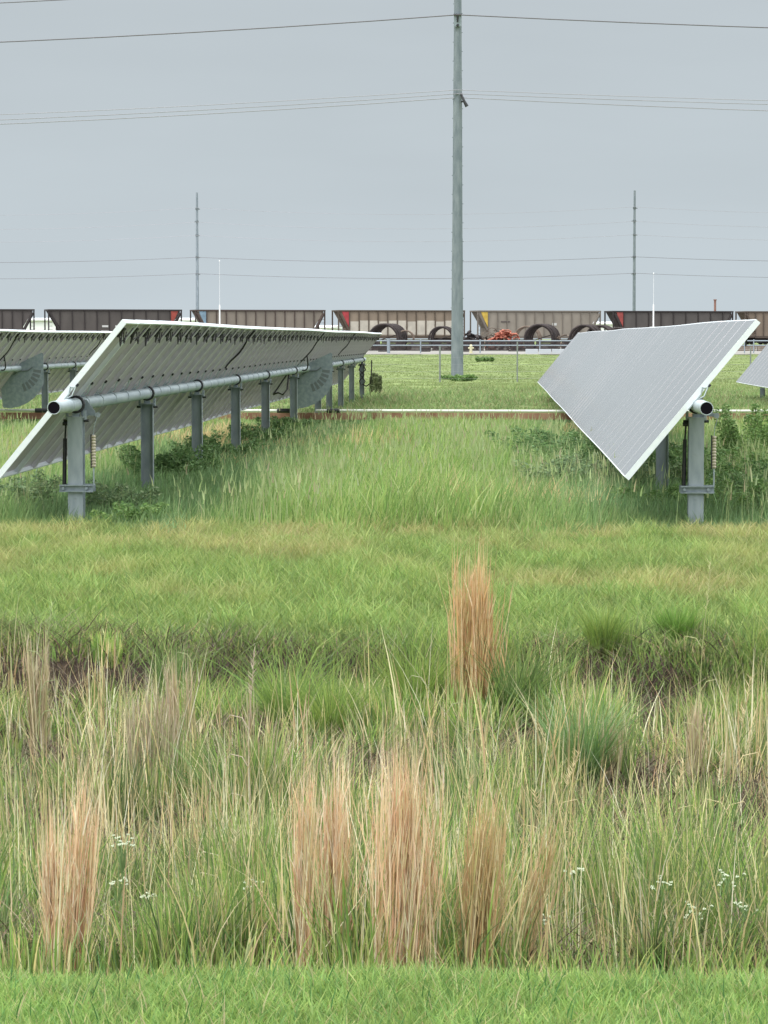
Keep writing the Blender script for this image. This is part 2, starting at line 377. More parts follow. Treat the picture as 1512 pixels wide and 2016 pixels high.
for a_ in np.linspace(-8, -70, 6):       # slots round the rim, seen as dark raised straps
    a_ = R(a_); u = Vector((math.cos(a_), 0, math.sin(a_))); v = Vector((-u.z, 0, u.x)); p0 = u * .36 + Vector((-.04, 0, 0)); p1 = u * .53 + Vector((-.04, 0, 0))
    if p1.x > .5: p1 *= .5 / p1.x
    vs_ = [p0 - v * .028 + Vector((0, -.0085, 0)), p1 - v * .034 + Vector((0, -.0085, 0)), p1 + v * .034 + Vector((0, -.0085, 0)), p0 + v * .028 + Vector((0, -.0085, 0))]
    vs2 = [p + Vector((0, .002, 0)) for p in vs_]
    dp_.add(vs_ + vs2, [(0, 1, 2, 3), (4, 7, 6, 5), (0, 4, 5, 1), (1, 5, 6, 2), (2, 6, 7, 3), (3, 7, 4, 0)], 1)
dp_.tube([(-.12, -.02, -.14), (.0, -.02, -.06), (.2, -.02, -.05), (.3, -.02, .02)], .014, 5, 1)
PLATE_ME = dp_.mesh('drive_plate', [GALV, mat('slot_steel', (.16, .18, .19), .7)])
RG = 'rows of tilted solar panels'
def tracker(X, label, ym0=0, cables=True):
    root = empty('solar_tracker', (X, 0, 0), label, 'solar array', RG)
    def ob(name, me, parent, loc=(0, 0, 0), rot=(0, 0, 0)):
        o = bpy.data.objects.new(name, me); link(o, parent); o.location = loc; o.rotation_euler = rot; return o
    tube = ob('torque_tube', TUBE_ME, root, (0, 0, TZ)); ob('dark_bore', BORE_ME, tube)
    r_ = random.Random(int(X * 10))
    for i in range(ym0, NM):
        yy = Y0 + i * PITCH
        jt = .003 * math.sin(i * .55 + X) + r_.uniform(-.0008, .0008)
        p = ob('solar_panel', PANEL_ME, root, (0, yy, TZ + .006 * math.sin(i * .31)), (r_.uniform(-.0008, .0008), -TILT + jt, 0))
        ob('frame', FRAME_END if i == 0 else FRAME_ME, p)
        if X < 5:
            ob('cable_loop', LOOPS[i % 5], p)
        ob('mounting_clip', CLIP_ME, p, (0, -.005, 0))
    for j, yy in enumerate(POSTS):
        if yy < Y0 + ym0 * PITCH: continue
        first = j == 0
        p = ob('post', POST1 if first else POST2, root, (0, yy, 0)); ob('bearing', BEAR_ME, p, (0, 0, TZ))
        if first:
            k = MB()   # clamp bracket round the post
            k.box((-.155, -.118, .335), (.175, -.083, .348)); k.box((-.155, -.118, .395), (.175, -.083, .408)); k.box((-.155, -.090, .348), (.175, -.083, .395))
            for x_ in (-.115, .115): k.cyl((x_, -.130, .372), (x_, -.091, .372), .015, n=8)
            k.box((-.155, .083, .335), (.175, .095, .408))
            k.build('clamp_bracket', GALV, p)
            k = MB(); k.cyl((-.118, -.02, .408), (-.108, -.02, .86), .021, .019, n=12); k.cyl((-.108, -.02, .86), (-.100, -.02, TZ - .20), .009, n=8)
            k.cyl((-.13, -.02, TZ - .19), (-.08, -.02, TZ - .19), .018, n=10)
            k.build('damper', BLACK, p)
            k = MB(); nn = 11
            for s_ in range(nn):
                za = .575 + s_ * .029; k.cyl((.175, -.03, za), (.175, -.03, za + .014), .017, .026, n=12, mi=0); k.cyl((.175, -.03, za + .014), (.175, -.03, za + .029), .026, .017, n=12, mi=0)
            k.box((.146, -.045, .57), (.157, -.015, .90), 1)
            k.cyl((.175, -.03, .40), (.175, -.03, .575), .008, n=8, mi=2); k.tube([(.175, -.03, .895), (.18, -.03, .97), (.215, -.03, 1.085)], .0045, 5, mi=2)
            k.build('spring_strut', [BEIGE, BLACK, GALV2], p)
            k = MB(); k.prism([(.03, .05), (.09, .045), (.175, -.075), (.17, -.095), (.05, -.13), (.03, -.10)], .10, .112)
            k.cyl((.205, .06, -.105), (.205, .13, -.105), .028, .02, n=12); k.box((.13, .09, -.115), (.20, .112, -.085))
            k.build('lever_arm', GALV, p, (0, 0, TZ))
    if Y0 + ym0 * PITCH < 61: ob('drive_plate', PLATE_ME, root, (0, 61.0, TZ))
    if cables:
        for (yc, u1) in ((41.3, .22), (57.9, .0), (70.5, .25)):
            k = MB(); c0 = math.cos(TILT); s0 = math.sin(TILT); nn = Vector((-s0, 0, c0)); uu = Vector((c0, 0, s0))
            pts = [uu * (.95 - (.95 - u1) * t_) + nn * (.055 + .012 * math.sin(t_ * 9)) + Vector((0, yc + .3 * math.sin(t_ * 2.2), 0)) for t_ in np.linspace(0, 1, 12)]
            k.tube(pts, .014, 6); k.build('cable', CABLE, root, (0, 0, TZ))
            if yc == 57.9:
                k = MB(); k.tube([uu * (.35 * (1 - t_)) + nn * .05 + Vector((.10 * math.sin(t_ * 3), yc + .2 + .4 * t_, -.0 - .15 * math.sin(t_ * 3))) for t_ in np.linspace(0, 1, 8)], .014, 6); k.build('cable', CABLE, root, (0, 0, TZ)); k = MB()
                k.tube([(-.05, 55.6, -.07), (-.22, 55.5, -.33), (-.30, 55.4, -.46), (-.20, 55.3, -.42), (-.10, 55.2, -.46), (-.02, 55.3, -.36), (0, 55.5, -.07)], .018, 6); k.build('cable', CABLE, root, (0, 0, TZ))
    return root
row_a = tracker(-4.154, 'long row of tilted solar panels seen from behind, its open tube end nearest the camera')
row_b = tracker(1.935, 'row of tilted solar panels showing its pale glass face beside the tall pole', cables=False)
row_c = tracker(-10.5, 'second row of panels behind, glimpsed at the left edge past the nearer row', ym0=18)
row_d = tracker(8.04, 'row of panels cut off by the right edge, only its far lower corner in view', ym0=32, cables=False)
# hanging black cables and a conduit on the far end post of the left row
k = MB()
for s_ in (-1, 1):
    k.tube([(.02 * s_, 0, -.1), (.10 * s_, 0, -.3), (-.06 * s_, 0, -.45), (.09 * s_, 0, -.65), (.02 * s_, 0, -.78)], .02, 6)
k.tube([(0, 0, -.72), (.12, 0, -.80), (.26, 0, -.70), (.28, 0, -.35), (.29, 0, .0)], .02, 6)
k.build('cable', CABLE, row_a, (.02, 85.2, TZ))

# drive linkage running across the rows near the ground
dl = empty('drive_linkage', (0, 61.3, 0), 'long white pipe lying low across the grass between the panel rows', 'pipe')
k = MB(); k.cyl((-19, 0, .27), (-11, 0, .265), .032, n=10); k.cyl((-11, 0, .265), (-4.6, 0, .26), .032, n=10); k.cyl((-4.0, 0, .265), (1.6, 0, .255), .032, n=10); k.cyl((1.6, 0, .255), (12, 0, .28), .032, n=10)
k.build('pipe', PIPEW, dl)
k = MB()
for x in (-10.2, -4.85, -3.75, 2.2):
    k.cyl((x, 0, .262), (x + .28, 0, .262), .05, n=10)
k.build('coupling', BLACK, dl)
rb = empty('rusty_beam', (0, 62.0, 0), 'rust brown steel beam half sunk in the grass beneath the long white pipe', 'beam')
k = MB()
for x0_, x1_ in ((-12.5, -7.9), (-7.85, -2.9), (-2.8, 2.6), (2.7, 12)):
    k.box((x0_, -.05, .06), (x1_, -.04, .19)); k.box((x0_, -.05, .191), (x1_, .05, .20)); k.box((x0_, -.05, .05), (x1_, .05, .059))
k.build('beam', RUST, rb)

# ------------------------------------------------------------ tall steel pole and its wires
PX, PYY = wx(900, 125), 125.0
def pole(x, y, zb, ztop, r0, r1, label, group=None, cuts=()):
    root = empty('utility_pole', (x, y, zb), label, 'utility pole', group)
    k = MB(); n = 12; hs = [0] + list(cuts) + [ztop - zb]
    for i in range(len(hs) - 1):
        ra = r0 + (r1 - r0) * hs[i] / hs[-1]; rb_ = r0 + (r1 - r0) * hs[i + 1] / hs[-1]
        if i: ra *= .97
        k.cyl((0, 0, hs[i] - (.0 if i == 0 else .25)), (0, 0, hs[i + 1]), ra, rb_, n=n, sm=False)
    k.build('shaft', POLEM, root)
    return root
p1 = pole(PX, PYY, -.1, 24.0, .285, .13, 'tall grey steel pole rising out of the top of the frame', cuts=(6.4, 13.5))
k = MB()      # step lugs up both sides
for i in range(40):
    zz = 1.2 + i * .42; rr = .285 - .155 * zz / 24; s_ = -1 if i % 2 else 1
    k.box((s_ * rr - .03, -.015, zz), (s_ * rr + .03, .015, zz + .03))
k.build('step_lugs', POLEM, p1)
def clampset(zz, kind, parent):
    k = MB()
    if kind == 0:
        k.box((-.16, -.27, zz - .55), (.16, -.20, zz + .02)); k.cyl((0, -.32, zz - .08), (0, -.32, zz - .36), .05, .035, n=8, mi=1); k.cyl((0, -.34, zz - .5), (0, -.2, zz - .5), .06, n=8, mi=1); k.box((-.18, -.34, zz - .06), (.18, -.2, zz + .0), 1)
    else:
        k.cyl((.16, -.1, zz + .05), (.22, -.25, zz - .12), .05, n=8, mi=1); k.tube([(.22, -.25, zz - .10), (.30, -.3, zz - .3), (.42, -.3, zz - .52)], [.05, .065, .085], 8, 1)
        k.tube([(.15, -.1, zz - .3), (.28, -.2, zz - .28)], .04, 6, 1)
    k.build('insulator', [GALV, BLACK], parent)
clampset(wz(36, 125) + .1, 0, p1); clampset(wz(192, 125) + .1, 1, p1)
def wire(pts, r, m_, label, group, name='power_line'):
    k = MB(); k.tube(pts, r, 5); o = k.build(name, m_); tag(o, label, 'wire', group); return o
def sag(a, b, s, n=18): return [(a[0] + (b[0] - a[0]) * t_, a[1] + (b[1] - a[1]) * t_, a[2] + (b[2] - a[2]) * t_ - 4 * s * t_ * (1 - t_)) for t_ in np.linspace(0, 1, n)]
def nearwire(pyc, pl, pr, r, m_, label, dy=0):
    zc = wz(pyc, PYY); sx = 90
    def ev(t_): return 4 * t_ * (1 - t_)
    tl = (900 / F * PYY) / sx; tr_ = (612 / F * PYY) / sx
    sl_ = (zc - wz(pl, PYY)) / ev(tl); sr_ = (zc - wz(pr, PYY)) / ev(tr_)
    c0 = (PX, PYY - .33 + dy, zc)
    a_ = sag(c0, (PX - sx, PYY - .33 + dy, zc), sl_, 24); b_ = sag(c0, (PX + sx, PYY - .33 + dy, zc), sr_, 24)
    wire(list(reversed(a_)) + b_[1:], r, m_, label, 'wires on the tall near pole')
nearwire(-42, 11, -8, .022, WIREM, 'topmost thin wire, crossing only the upper left corner of the sky')
nearwire(38, 87, 66, .026, WIREM, 'dark wire meeting the tall pole close to the top of the photograph')
nearwire(183, 228, 206, .014, WIREL, 'faint wire, upper one of three close together on the tall pole')
nearwire(190, 238, 213, .016, WIREL, 'faint wire, middle one of three close together on the tall pole', .1)
nearwire(197, 246, 225, .018, WIREL, 'faint wire, lowest of three close together on the tall pole', .2)
# two far poles and five wires
FY = 400.0
fl = [('left', 388, 380), ('right', 1246, 378)]
for nm, px, pt in fl:
    o = pole(wx(px, FY), FY, .4, wz(pt, FY), .26, .15, f'slender distant steel pole beyond the train, the {nm} one of the two', 'distant poles beyond the train')
    k = MB()
    for i, py in enumerate((412, 437, 464, 507, 540)):
        s_ = 1 if i in (3, 4) else (-1 if i % 2 else 1)
        if nm == 'right': s_ = -s_ if i > 2 else s_
        zz = wz(py, FY) - .4; k.cyl((s_ * .15, 0, zz), (s_ * .42, 0, zz - .05), .06, n=6); k.box((-.22, -.2, zz - .12), (.22, .2, zz + .12))
    k.build('insulator_arms', mat('far_insulator', (.12, .14, .15), .6), o)
names = ['highest', 'second highest', 'middle', 'second lowest', 'lowest']
for i, (py, mid, r_) in enumerate([(410, 424, .018), (438, 452, .020), (464, 477, .020), (507, 517, .030), (539, 549, .026)]):
    xl, xr = wx(388, FY), wx(1246, FY); sp = xr - xl; z_ = wz(py, FY); s_ = (mid - py) / F * FY
    A = sag((xl - sp, FY - .3, z_), (xl, FY - .3, z_), s_, 14); B = sag((xl, FY - .3, z_), (xr, FY - .3, z_), s_, 24); C_ = sag((xr, FY - .3, z_), (xr + sp, FY - .3, z_), s_, 14)
    wire(A + B[1:] + C_[1:], r_, WIREL if i < 3 else WIREM, f'thin distant wire, {names[i]} of the five strung between the two far poles', 'wires between the far poles')

# slender white masts before the train and a chimney behind
for px, pt, lab in ((432, 515, 'slender white mast in front of the train, left of the tall pole'), (1284, 540, 'slender white mast in front of the train above the right row of panels')):
    Y = 270.0; r0 = empty('white_mast', (wx(px, Y), Y, .55), lab, 'mast', 'slender white masts by the train')
    k = MB(); k.cyl((0, 0, 0), (0, 0, wz(600, Y) - .55), .08, .07, n=8); k.cyl((0, 0, wz(600, Y) - .55), (0, 0, wz(pt, Y) - .55), .018, .012, n=6)
    k.build('mast_tube', WHITE, r0)
    k = MB(); k.cyl((0, 0, wz(pt, Y) - .55), (0, 0, wz(pt, Y) - .42), .06, .03, n=8); k.build('mast_cap', WHITE, r0)
k = MB(); Y = 370; k.cyl((wx(1404, Y), Y, .5), (wx(1404, Y), Y, wz(592, Y)), .16, .15, n=8); k.cyl((wx(1404, Y), Y, wz(592, Y)), (wx(1404, Y), Y, wz(590, Y)), .22, .22, n=8)
tag(k.build('red_stack', mat('red_stack', (.22, .09, .08), .7, 0, (.30, .16, .14), 1)), 'short dull red stack poking up behind the right end of the train', 'chimney')

# white sheds behind the train
def shed(px0, px1, pt, Y, label):
    x0_, x1_ = wx(px0, Y), wx(px1, Y); zt = wz(pt, Y)
    r0 = empty('white_shed', ((x0_ + x1_) / 2, Y, .6), label, 'building', 'white sheds behind the train'); hw = (x1_ - x0_) / 2; h = zt - .6
    k = MB(); k.box((-hw, 0, -.3), (hw, 25, h - .35)); k.build('wall', WHITE, r0)
    k = MB(); k.prism([(-hw - .3, h - .35), (hw + .3, h - .35), (hw + .3, h - .2), (-hw - .3, h - .2)], -.3, 25.3)
    k.add([(-hw - .3, -.3, h - .2), (hw + .3, -.3, h - .2), (hw + .3, 12.5, h + .1), (-hw - .3, 12.5, h + .1), (hw + .3, 25.3, h - .2), (-hw - .3, 25.3, h - .2)], [(0, 1, 2, 3), (3, 2, 4, 5), (0, 3, 5), (1, 4, 2)])
    k.build('roof', WHITE, r0)
shed(-60, 480, 626, 372, 'long white shed glimpsed through the gaps between the leftmost rail cars')
shed(520, 652, 641, 372, 'low white shed seen in the gap right of the tan rail car')
shed(1170, 1220, 634, 400, 'small white shed far behind the gap between rail cars over the right panels')

# ------------------------------------------------------------ coal train
A0 = Vector((wx(88, 313.5), 313.5, 0)); B0 = Vector((wx(1453, 338.5), 338.5, 0)); tv = (B0 - A0) / 5; CP = tv.length; tdir = tv.normalized(); tang = math.atan2(tdir.y, tdir.x)
RZ = .95
trk = MB(); Mx = Matrix.Translation(A0) @ Matrix.Rotation(tang, 4, 'Z')
for s_ in (-.72, .72): trk.box((-120, s_ - .04, RZ + .05), (180, s_ + .04, RZ + .19), 0, Mx)
for i in range(420): trk.box((-120 + i * .71, -1.3, RZ - .06), (-120 + i * .71 + .24, 1.3, RZ + .05), 1, Mx)
tag(trk.build('railway_track', [mat('rail_steel', (.14, .10, .08), .6), mat('sleeper_wood', (.08, .06, .05), .9)]), kind='structure')
def truck_mesh():
    k = MB()
    for x_ in (-.88, .88):
        for s_ in (-.72, .72): k.cyl((x_, s_ - .06, .46), (x_, s_ + .06, .46), .45, n=16)
        k.cyl((x_, -.7, .46), (x_, .7, .46), .08, n=8)
    for s_ in (-1.02, 1.02):
        k.prism([(-1.15, .35), (-.9, .62), (-.35, .78), (.35, .78), (.9, .62), (1.15, .35), (.7, .4), (.3, .2), (-.3, .2), (-.7, .4)], s_ - .06, s_ + .06)
    k.box((-.2, -.96, .5), (.2, .96, .8)); return k
TRUCK = truck_mesh().mesh('truck', mat('truck_iron', (.035, .03, .028), .8))
CL = 15.25; BH0, BH1 = 1.05, 3.98
def coal_car(i, body, rib, lower=None, endl=None, endr=None, deep=True, label='', nrib=11):
    o = A0 + tv * i; r0 = empty('coal_car', (o.x, o.y, RZ + .19), label, 'rail car', 'coal cars of the standing train', tang)
    mB = mat('car_paint', tuple(c_ * .86 for c_ in body), .75, 0, tuple(c_ * 1.1 for c_ in body), .9, stretch=(1, 1, .5)); mR = mat('car_rib', rib, .8)
    k = MB(); W_ = 1.5; e0, e1 = 1.35, CL - 1.35
    # box with sloping end sheets
    pr = [(.12, BH1), (e0, BH0 + .9), (e0, BH0), (e1, BH0), (e1, BH0 + .9), (CL - .12, BH1)]
    k.prism(pr, -W_, W_, 0)
    body = k
    if lower:
        k = MB()
        for j in range(nrib):
            a_ = e0 + (e1 - e0) * j / nrib; b_ = e0 + (e1 - e0) * (j + 1) / nrib
            k.box((a_ + .12, -W_ - .02, BH0 + .12), (b_ - .02, -W_ - .003, BH0 + 1.75 + (.0 if j % 3 else -.1)))
        k.build('side_patches', mat('car_patch', lower, .8, 0, tuple(c_ * .8 for c_ in lower), 1.1), r0)
    k = body
    for j in range(nrib + 1):
        x_ = e0 + (e1 - e0) * j / nrib; k.box((x_ - .05, -W_ - .10, BH0 + .003), (x_ + .05, -W_ + .03, BH1 - .123), 1); k.box((x_ - .05, W_ - .03, BH0 + .003), (x_ + .05, W_ + .08, BH1 - .123), 1)
    k.build('body', [mB, mR], r0)
    k = MB(); k.box((0, -W_ - .12, BH1 - .12), (CL, -W_ + .02, BH1 + .03)); k.box((0, W_ - .02, BH1 - .12), (CL, W_ + .12, BH1 + .03)); k.box((0, -W_ + .02, BH1 - .12), (.11, W_ - .02, BH1 + .03)); k.box((CL - .11, -W_ + .02, BH1 - .12), (CL, W_ - .02, BH1 + .03))
    k.build('top_rail', mR, r0)
    k = MB()
    k.box((-.3, -.25, .75), (CL + .3, .25, 1.045)); k.box((.0, -W_, .85), (e0, W_, 1.04)); k.box((e1, -W_, .85), (CL, W_, 1.04))
    k.box((e0, -W_ - .02, .78), (e1, -W_ + .15, 1.045)); k.box((e0, W_ - .15, .78), (e1, W_ + .02, 1.045))
    k.build('underframe', mR, r0)
    for xa, sg in ((.0, 1), (CL, -1)):
        k = MB(); k.box((min(xa, xa + sg * .14), -W_ - .06, 1.045), (max(xa, xa + sg * .14), -W_ + .1, BH1 - .125)); k.box((min(xa, xa + sg * .14), W_ - .1, 1.045), (max(xa, xa + sg * .14), W_ + .06, BH1 - .125))
        k.tube([(xa + sg * .2, -W_ - .03, BH1 - .35), (xa + sg * 1.25, -W_ - .03, 1.6)], .17, 6)
        for zz in np.arange(1.3, 3.8, .4): k.box((min(xa + sg * .15, xa + sg * .5), -W_ - .05, zz), (max(xa + sg * .15, xa + sg * .5), -W_ - .02, zz + .04))
        k.build('end_frame', mR, r0)
    for col_, x0_, x1_ in ((endl, .45, 1.28), (endr, CL - 1.28, CL - .45)):
        if col_:
            k = MB(); xm = x1_ if x0_ < 5 else x0_; xo = x0_ if x0_ < 5 else x1_
            poly_ = [(xo, BH1 - .14), (xm, BH1 - .14), (xm, BH0 + 1.0), (xo + (xm - xo) * .15, BH1 - .5)]
            k.prism(poly_, -W_ - .05, -W_ - .005); k.build('painted_end_panel', mat('end_paint', col_, .6, 0, tuple(c_ * .7 for c_ in col_), 2), r0)
    for x_ in (2.1, CL - 2.1):
        t_ = bpy.data.objects.new('truck', TRUCK); link(t_, r0); t_.location = (x_, 0, 0)
    k = MB(); k.box((-.75, -.12, .62), (-.3, .12, .86)); k.build('coupler', mR, r0)
    k = MB(); rr_ = random.Random(i)
    if i == 0:
        for x_ in (6.0, 7.5):
            k = MB(); k.box((x_, -W_ - .045, 1.35), (x_ + .9, -W_ - .021, 1.62)); k.box((x_ + .1, -W_ - .045, 2.0), (x_ + .8, -W_ - .021, 2.22)); k.build('reporting_marks', mat('mark_white', (.6, .6, .58), .7), r0)
    elif i == 4:
        for x_ in (4.6, 5.8):
            k = MB(); k.box((x_, -W_ - .045, 1.75), (x_ + .7, -W_ - .021, 2.15)); k.build('reporting_marks', mat('mark_white', (.6, .6, .58), .7), r0)
    elif i == 3:
        k.box((2.9, -W_ - .045, 2.62), (4.0, -W_ - .021, 2.78)); k.build('reporting_marks', mat('mark_dark', (.12, .10, .09), .7), r0)
        k = MB(); k.box((9.2, -W_ - .045, 2.25), (9.75, -W_ - .021, 2.55)); k.build('white_placard', mat('mark_white', (.6, .6, .58), .7), r0)
D1 = (.09, .08, .075); D2 = (.035, .028, .028)
coal_car(-1, (.095, .082, .078), D2, label='dark brown coal car cut off by the left edge above the left panels')
coal_car(0, (.092, .08, .074), D2, endr=(.38, .07, .05), label='dark brown coal car with white marks and a red right end', nrib=9)
coal_car(1, (.235, .20, .165), (.075, .052, .045), endl=(.24, .36, .46), label='tan coal car with dark ribs and a blue left end panel', nrib=11)
coal_car(2, (.26, .205, .155), (.10, .075, .055), lower=(.60, .55, .47), endl=(.50, .06, .07), label='tan coal car with pale patched lower side and red left end, behind the tall pole', nrib=11)
coal_car(3, (.285, .25, .21), (.19, .165, .14), endl=(.72, .50, .09), label='grey tan coal car with a yellow left end right of the tall pole', nrib=11)
coal_car(4, (.098, .087, .082), D2, endl=(.40, .08, .07), label='dark brown coal car with red left end, above the right row of panels', nrib=8)
coal_car(5, (.22, .17, .13), (.10, .075, .06), label='tan brown coal car cut off by the right edge of the photo', nrib=12)

# ------------------------------------------------------------ scrap in front of the train
SCM = [mat('scrap_dark', (.022, .017, .018), .85, 0, (.06, .045, .042), 3), mat('scrap_red', (.42, .10, .06), .75, 0, (.55, .22, .15), 3), mat('scrap_brown', (.15, .11, .085), .85, 0, (.24, .19, .15), 2)]
SY = 292.0; SG = .58
def hoop(px, r_px, thick, rings, sp, mi, label, Y=SY, py=667, spokes=0, tilt=.35):
    r_ = r_px / F * Y; cx, cz = wx(px, Y), wz(py, Y); root = empty('scrap_hoop', (cx, Y, SG), label, 'scrap metal', 'round steel hoops lying in front of the train'); cz -= SG
    rr_ = random.Random(px)
    k = MB()
    for j in range(rings):
        oy = (j - rings / 2) * sp; ox = j * sp * tilt + rr_.uniform(-.06, .06)
        pts = [(ox + r_ * math.cos(a_) * (1 + rr_.uniform(-.01, .01)), oy, cz + r_ * math.sin(a_)) for a_ in np.linspace(0, TAU, 33)]
        k.tube(pts, thick, 6)
    k.build('rim', SCM[mi], root)
    if spokes:
        k = MB()
        for j in range(spokes):
            a_ = math.pi * j / spokes + .3; k.tube([(-r_ * math.cos(a_), 0, cz - r_ * math.sin(a_)), (r_ * math.cos(a_), 0, cz + r_ * math.sin(a_))], .05, 5)
        k.build('spokes', SCM[mi], root)
    # the cradle that carries it
    k = MB(); k.box((-r_ * .8, -.5, -.02), (r_ * .8, .5, max(.1, cz - r_ * .9))); k.build('cradle', SCM[0], root)
hoop(756, 28, .13, 6, .5, 0, 'large dark hoop bundle rising just right of the left row far end', spokes=1)
hoop(797, 16, .08, 2, .3, 2, 'small thin hoop between the two larger dark hoops left of the tall pole')
hoop(868, 23, .11, 3, .5, 0, 'single dark hoop just left of the tall pole', spokes=1)
hoop(1060, 27, .14, 5, .5, 0, 'biggest dark hoop in front of the grey tan coal car', spokes=1)
hoop(1036, 24, .08, 3, .4, 2, 'thin brown hoop overlapping the biggest dark hoop on its left', Y=296)
hoop(1146, 27, .12, 5, .5, 0, 'leftmost dark hoop of the cluster above the right panel row', py=668)
hoop(1176, 26, .13, 5, .45, 0, 'middle dark hoop of the cluster above the right panel row', py=668, Y=294)
hoop(1212, 22, .11, 4, .45, 0, 'rightmost dark hoop of the cluster above the right panel row', py=668, Y=296)
def tangle(px0, px1, py0, py1, mi, n, r_, label, Y=SY, boxes=6):
    rr_ = random.Random(px0); cx = wx((px0 + px1) / 2, Y); hw = (px1 - px0) / 2 / F * Y; zt = wz(py0, Y) - SG
    root = empty('scrap_pile', (cx, Y, SG), label, 'scrap metal', 'scrap piles in front of the train')
    k = MB()
    for _ in range(n):
        x_ = rr_.uniform(-hw, hw); top = zt * (1 - .6 * (abs(x_) / hw) ** 2) * rr_.uniform(.5, 1); a0 = rr_.uniform(0, 6); q_ = rr_.uniform(.25, .6)
        pts = [(x_ + q_ * math.cos(a0 + s_ * .7) , rr_.uniform(-.8, .8), max(.1, top - .3 + q_ * .8 * math.sin(a0 + s_ * .7))) for s_ in range(6)]
        k.tube(pts, r_ * rr_.uniform(.7, 1.4), 5)
    k.build('bent_bars', SCM[mi], root)
    k = MB()
    for _ in range(boxes):
        x_ = rr_.uniform(-hw * .9, hw * .9); M_ = Matrix.Translation((x_, rr_.uniform(-.6, .6), zt * .28)) @ Matrix.Rotation(rr_.uniform(0, 3), 4, 'Y') @ Matrix.Rotation(rr_.uniform(0, 3), 4, 'Z')
        k.box((-.5, -.3, -.12), (.5, .3, .12), 0, M_)
    k.build('plates', SCM[mi if mi != 1 else 0], root)
tangle(966, 1022, 646, 690, 1, 60, .09, 'bright rusty red scrap pile right of the tall pole')
tangle(948, 1012, 642, 690, 2, 34, .035, 'thin brown wire tangle behind the red scrap pile', Y=297, boxes=3)
tangle(1088, 1122, 656, 690, 2, 16, .08, 'small tan brown scrap heap right of the biggest hoop')
tangle(912, 944, 650, 690, 0, 22, .14, 'black scrap mound touching the right side of the tall pole', boxes=12)
# long stacks of dark sleepers
def stack(px0, px1, ptop, Y, label):
    x0_, x1_ = wx(px0, Y), wx(px1, Y); zt = wz(ptop, Y); r_ = random.Random(px0); g = float(np.interp(Y, PY, PZ)) + .035
    root = empty('sleeper_stack', ((x0_ + x1_) / 2, Y, g), label, 'timber stack', 'stacks of dark sleepers in front of the train'); k = MB(); cx = (x0_ + x1_) / 2
    lay = max(2, int((zt - g) / .2)); x_ = x0_
    while x_ < x1_ - .5:
        ln = min(2.6, x1_ - x_)
        for l_ in range(lay):
            if l_ == lay - 1 and r_.random() < .3: continue
            for dd in range(3):
                k.box((x_ - cx + r_.uniform(0, .1), dd * .3, l_ * .2), (x_ - cx + ln - r_.uniform(.05, .15), dd * .3 + .25, l_ * .2 + .17))
        x_ += ln + .02
    k.build('sleepers', SCM[0] if px0 % 2 == 0 else SCM[2], root)
stack(700, 900, 664, 288, 'long dark sleeper stack left of the tall pole')
stack(904, 1130, 667, 288, 'long dark sleeper stack right of the tall pole')
stack(744, 768, 678, 270, 'short dark timber block beside the thick railing post')
stack(826, 848, 679, 270, 'short dark timber block behind the second railing post')
stack(900, 925, 678, 270, 'short dark timber block just right of the tall pole')
stack(1000, 1110, 681, 276, 'low dark timber row behind the white barrier')
stack(1385, 1530, 676, 284, 'dark timber row at the right edge under the tan coal car')
stack(1131, 1384, 680, 284, 'dark timber row hidden mostly by the right row of panels')
# silver pipe railing
RY = 246.0; rg0 = float(np.interp(RY, PY, PZ)) + .03
root = empty('pipe_railing', (wx(900, RY), RY, rg0), 'silver three rail pipe railing along the far edge of the green field', 'railing')
RM = mat('railing_silver', (.30, .35, .39), .55, .2)
k = MB(); xc = wx(900, RY)
for py in (671, 680):
    k.cyl((wx(690, RY) - xc, 0, wz(py, RY) - rg0), (wx(1560, RY) - xc, 0, wz(py, RY) - rg0), .05, n=8)
k.build('rails', RM, root)
for i, px in enumerate((700, 765, 828, 945, 1062, 1125, 1190, 1255, 1320, 1385, 1462, 1480, 1545)):
    k = MB(); k.cyl((0, 0, -.03), (0, 0, wz(668, RY) - rg0 + (.06 if px == 765 else 0)), .14 if px == 765 else .055, n=10); k.build('post', RM, root, (wx(px, RY) - xc, -.01, 0))
k = MB(); Y = 238.0; x0_, x1_ = wx(1034, Y), wx(1112, Y); g = float(np.interp(Y, PY, PZ)) + .03
for i in range(3):
    a_ = x0_ + (x1_ - x0_) * i / 3; b_ = x0_ + (x1_ - x0_) * (i + 1) / 3 - .06
    k.prism([(a_, g), (b_, g), (b_, g + .30), (a_, g + .30)], Y, Y + .35); k.prism([(a_, g + .30), (b_, g + .30), (b_, g + .40), (a_, g + .40)], Y + .08, Y + .27)
tag(k.build('road_barrier', mat('barrier_white', (.50, .53, .56), .6)), 'low white barrier at the field edge right of the tall pole', 'barrier')
k = MB(); Y = 243.0; x_ = wx(927, Y); g = float(np.interp(Y, PY, PZ)) + .03
k.cyl((x_, Y, g), (x_, Y, g + .62), .13, .12, n=10); k.cyl((x_, Y, g + .62), (x_, Y, g + .78), .15, .05, n=10); k.cyl((x_ - .25, Y, g + .45), (x_ + .25, Y, g + .45), .07, n=8); k.cyl((x_, Y, g), (x_, Y, g + .06), .2, n=10)
tag(k.build('hydrant', mat('pale_yellow', (.62, .58, .38), .6)), 'small pale yellow hydrant by the railing just right of the tall pole', 'hydrant')

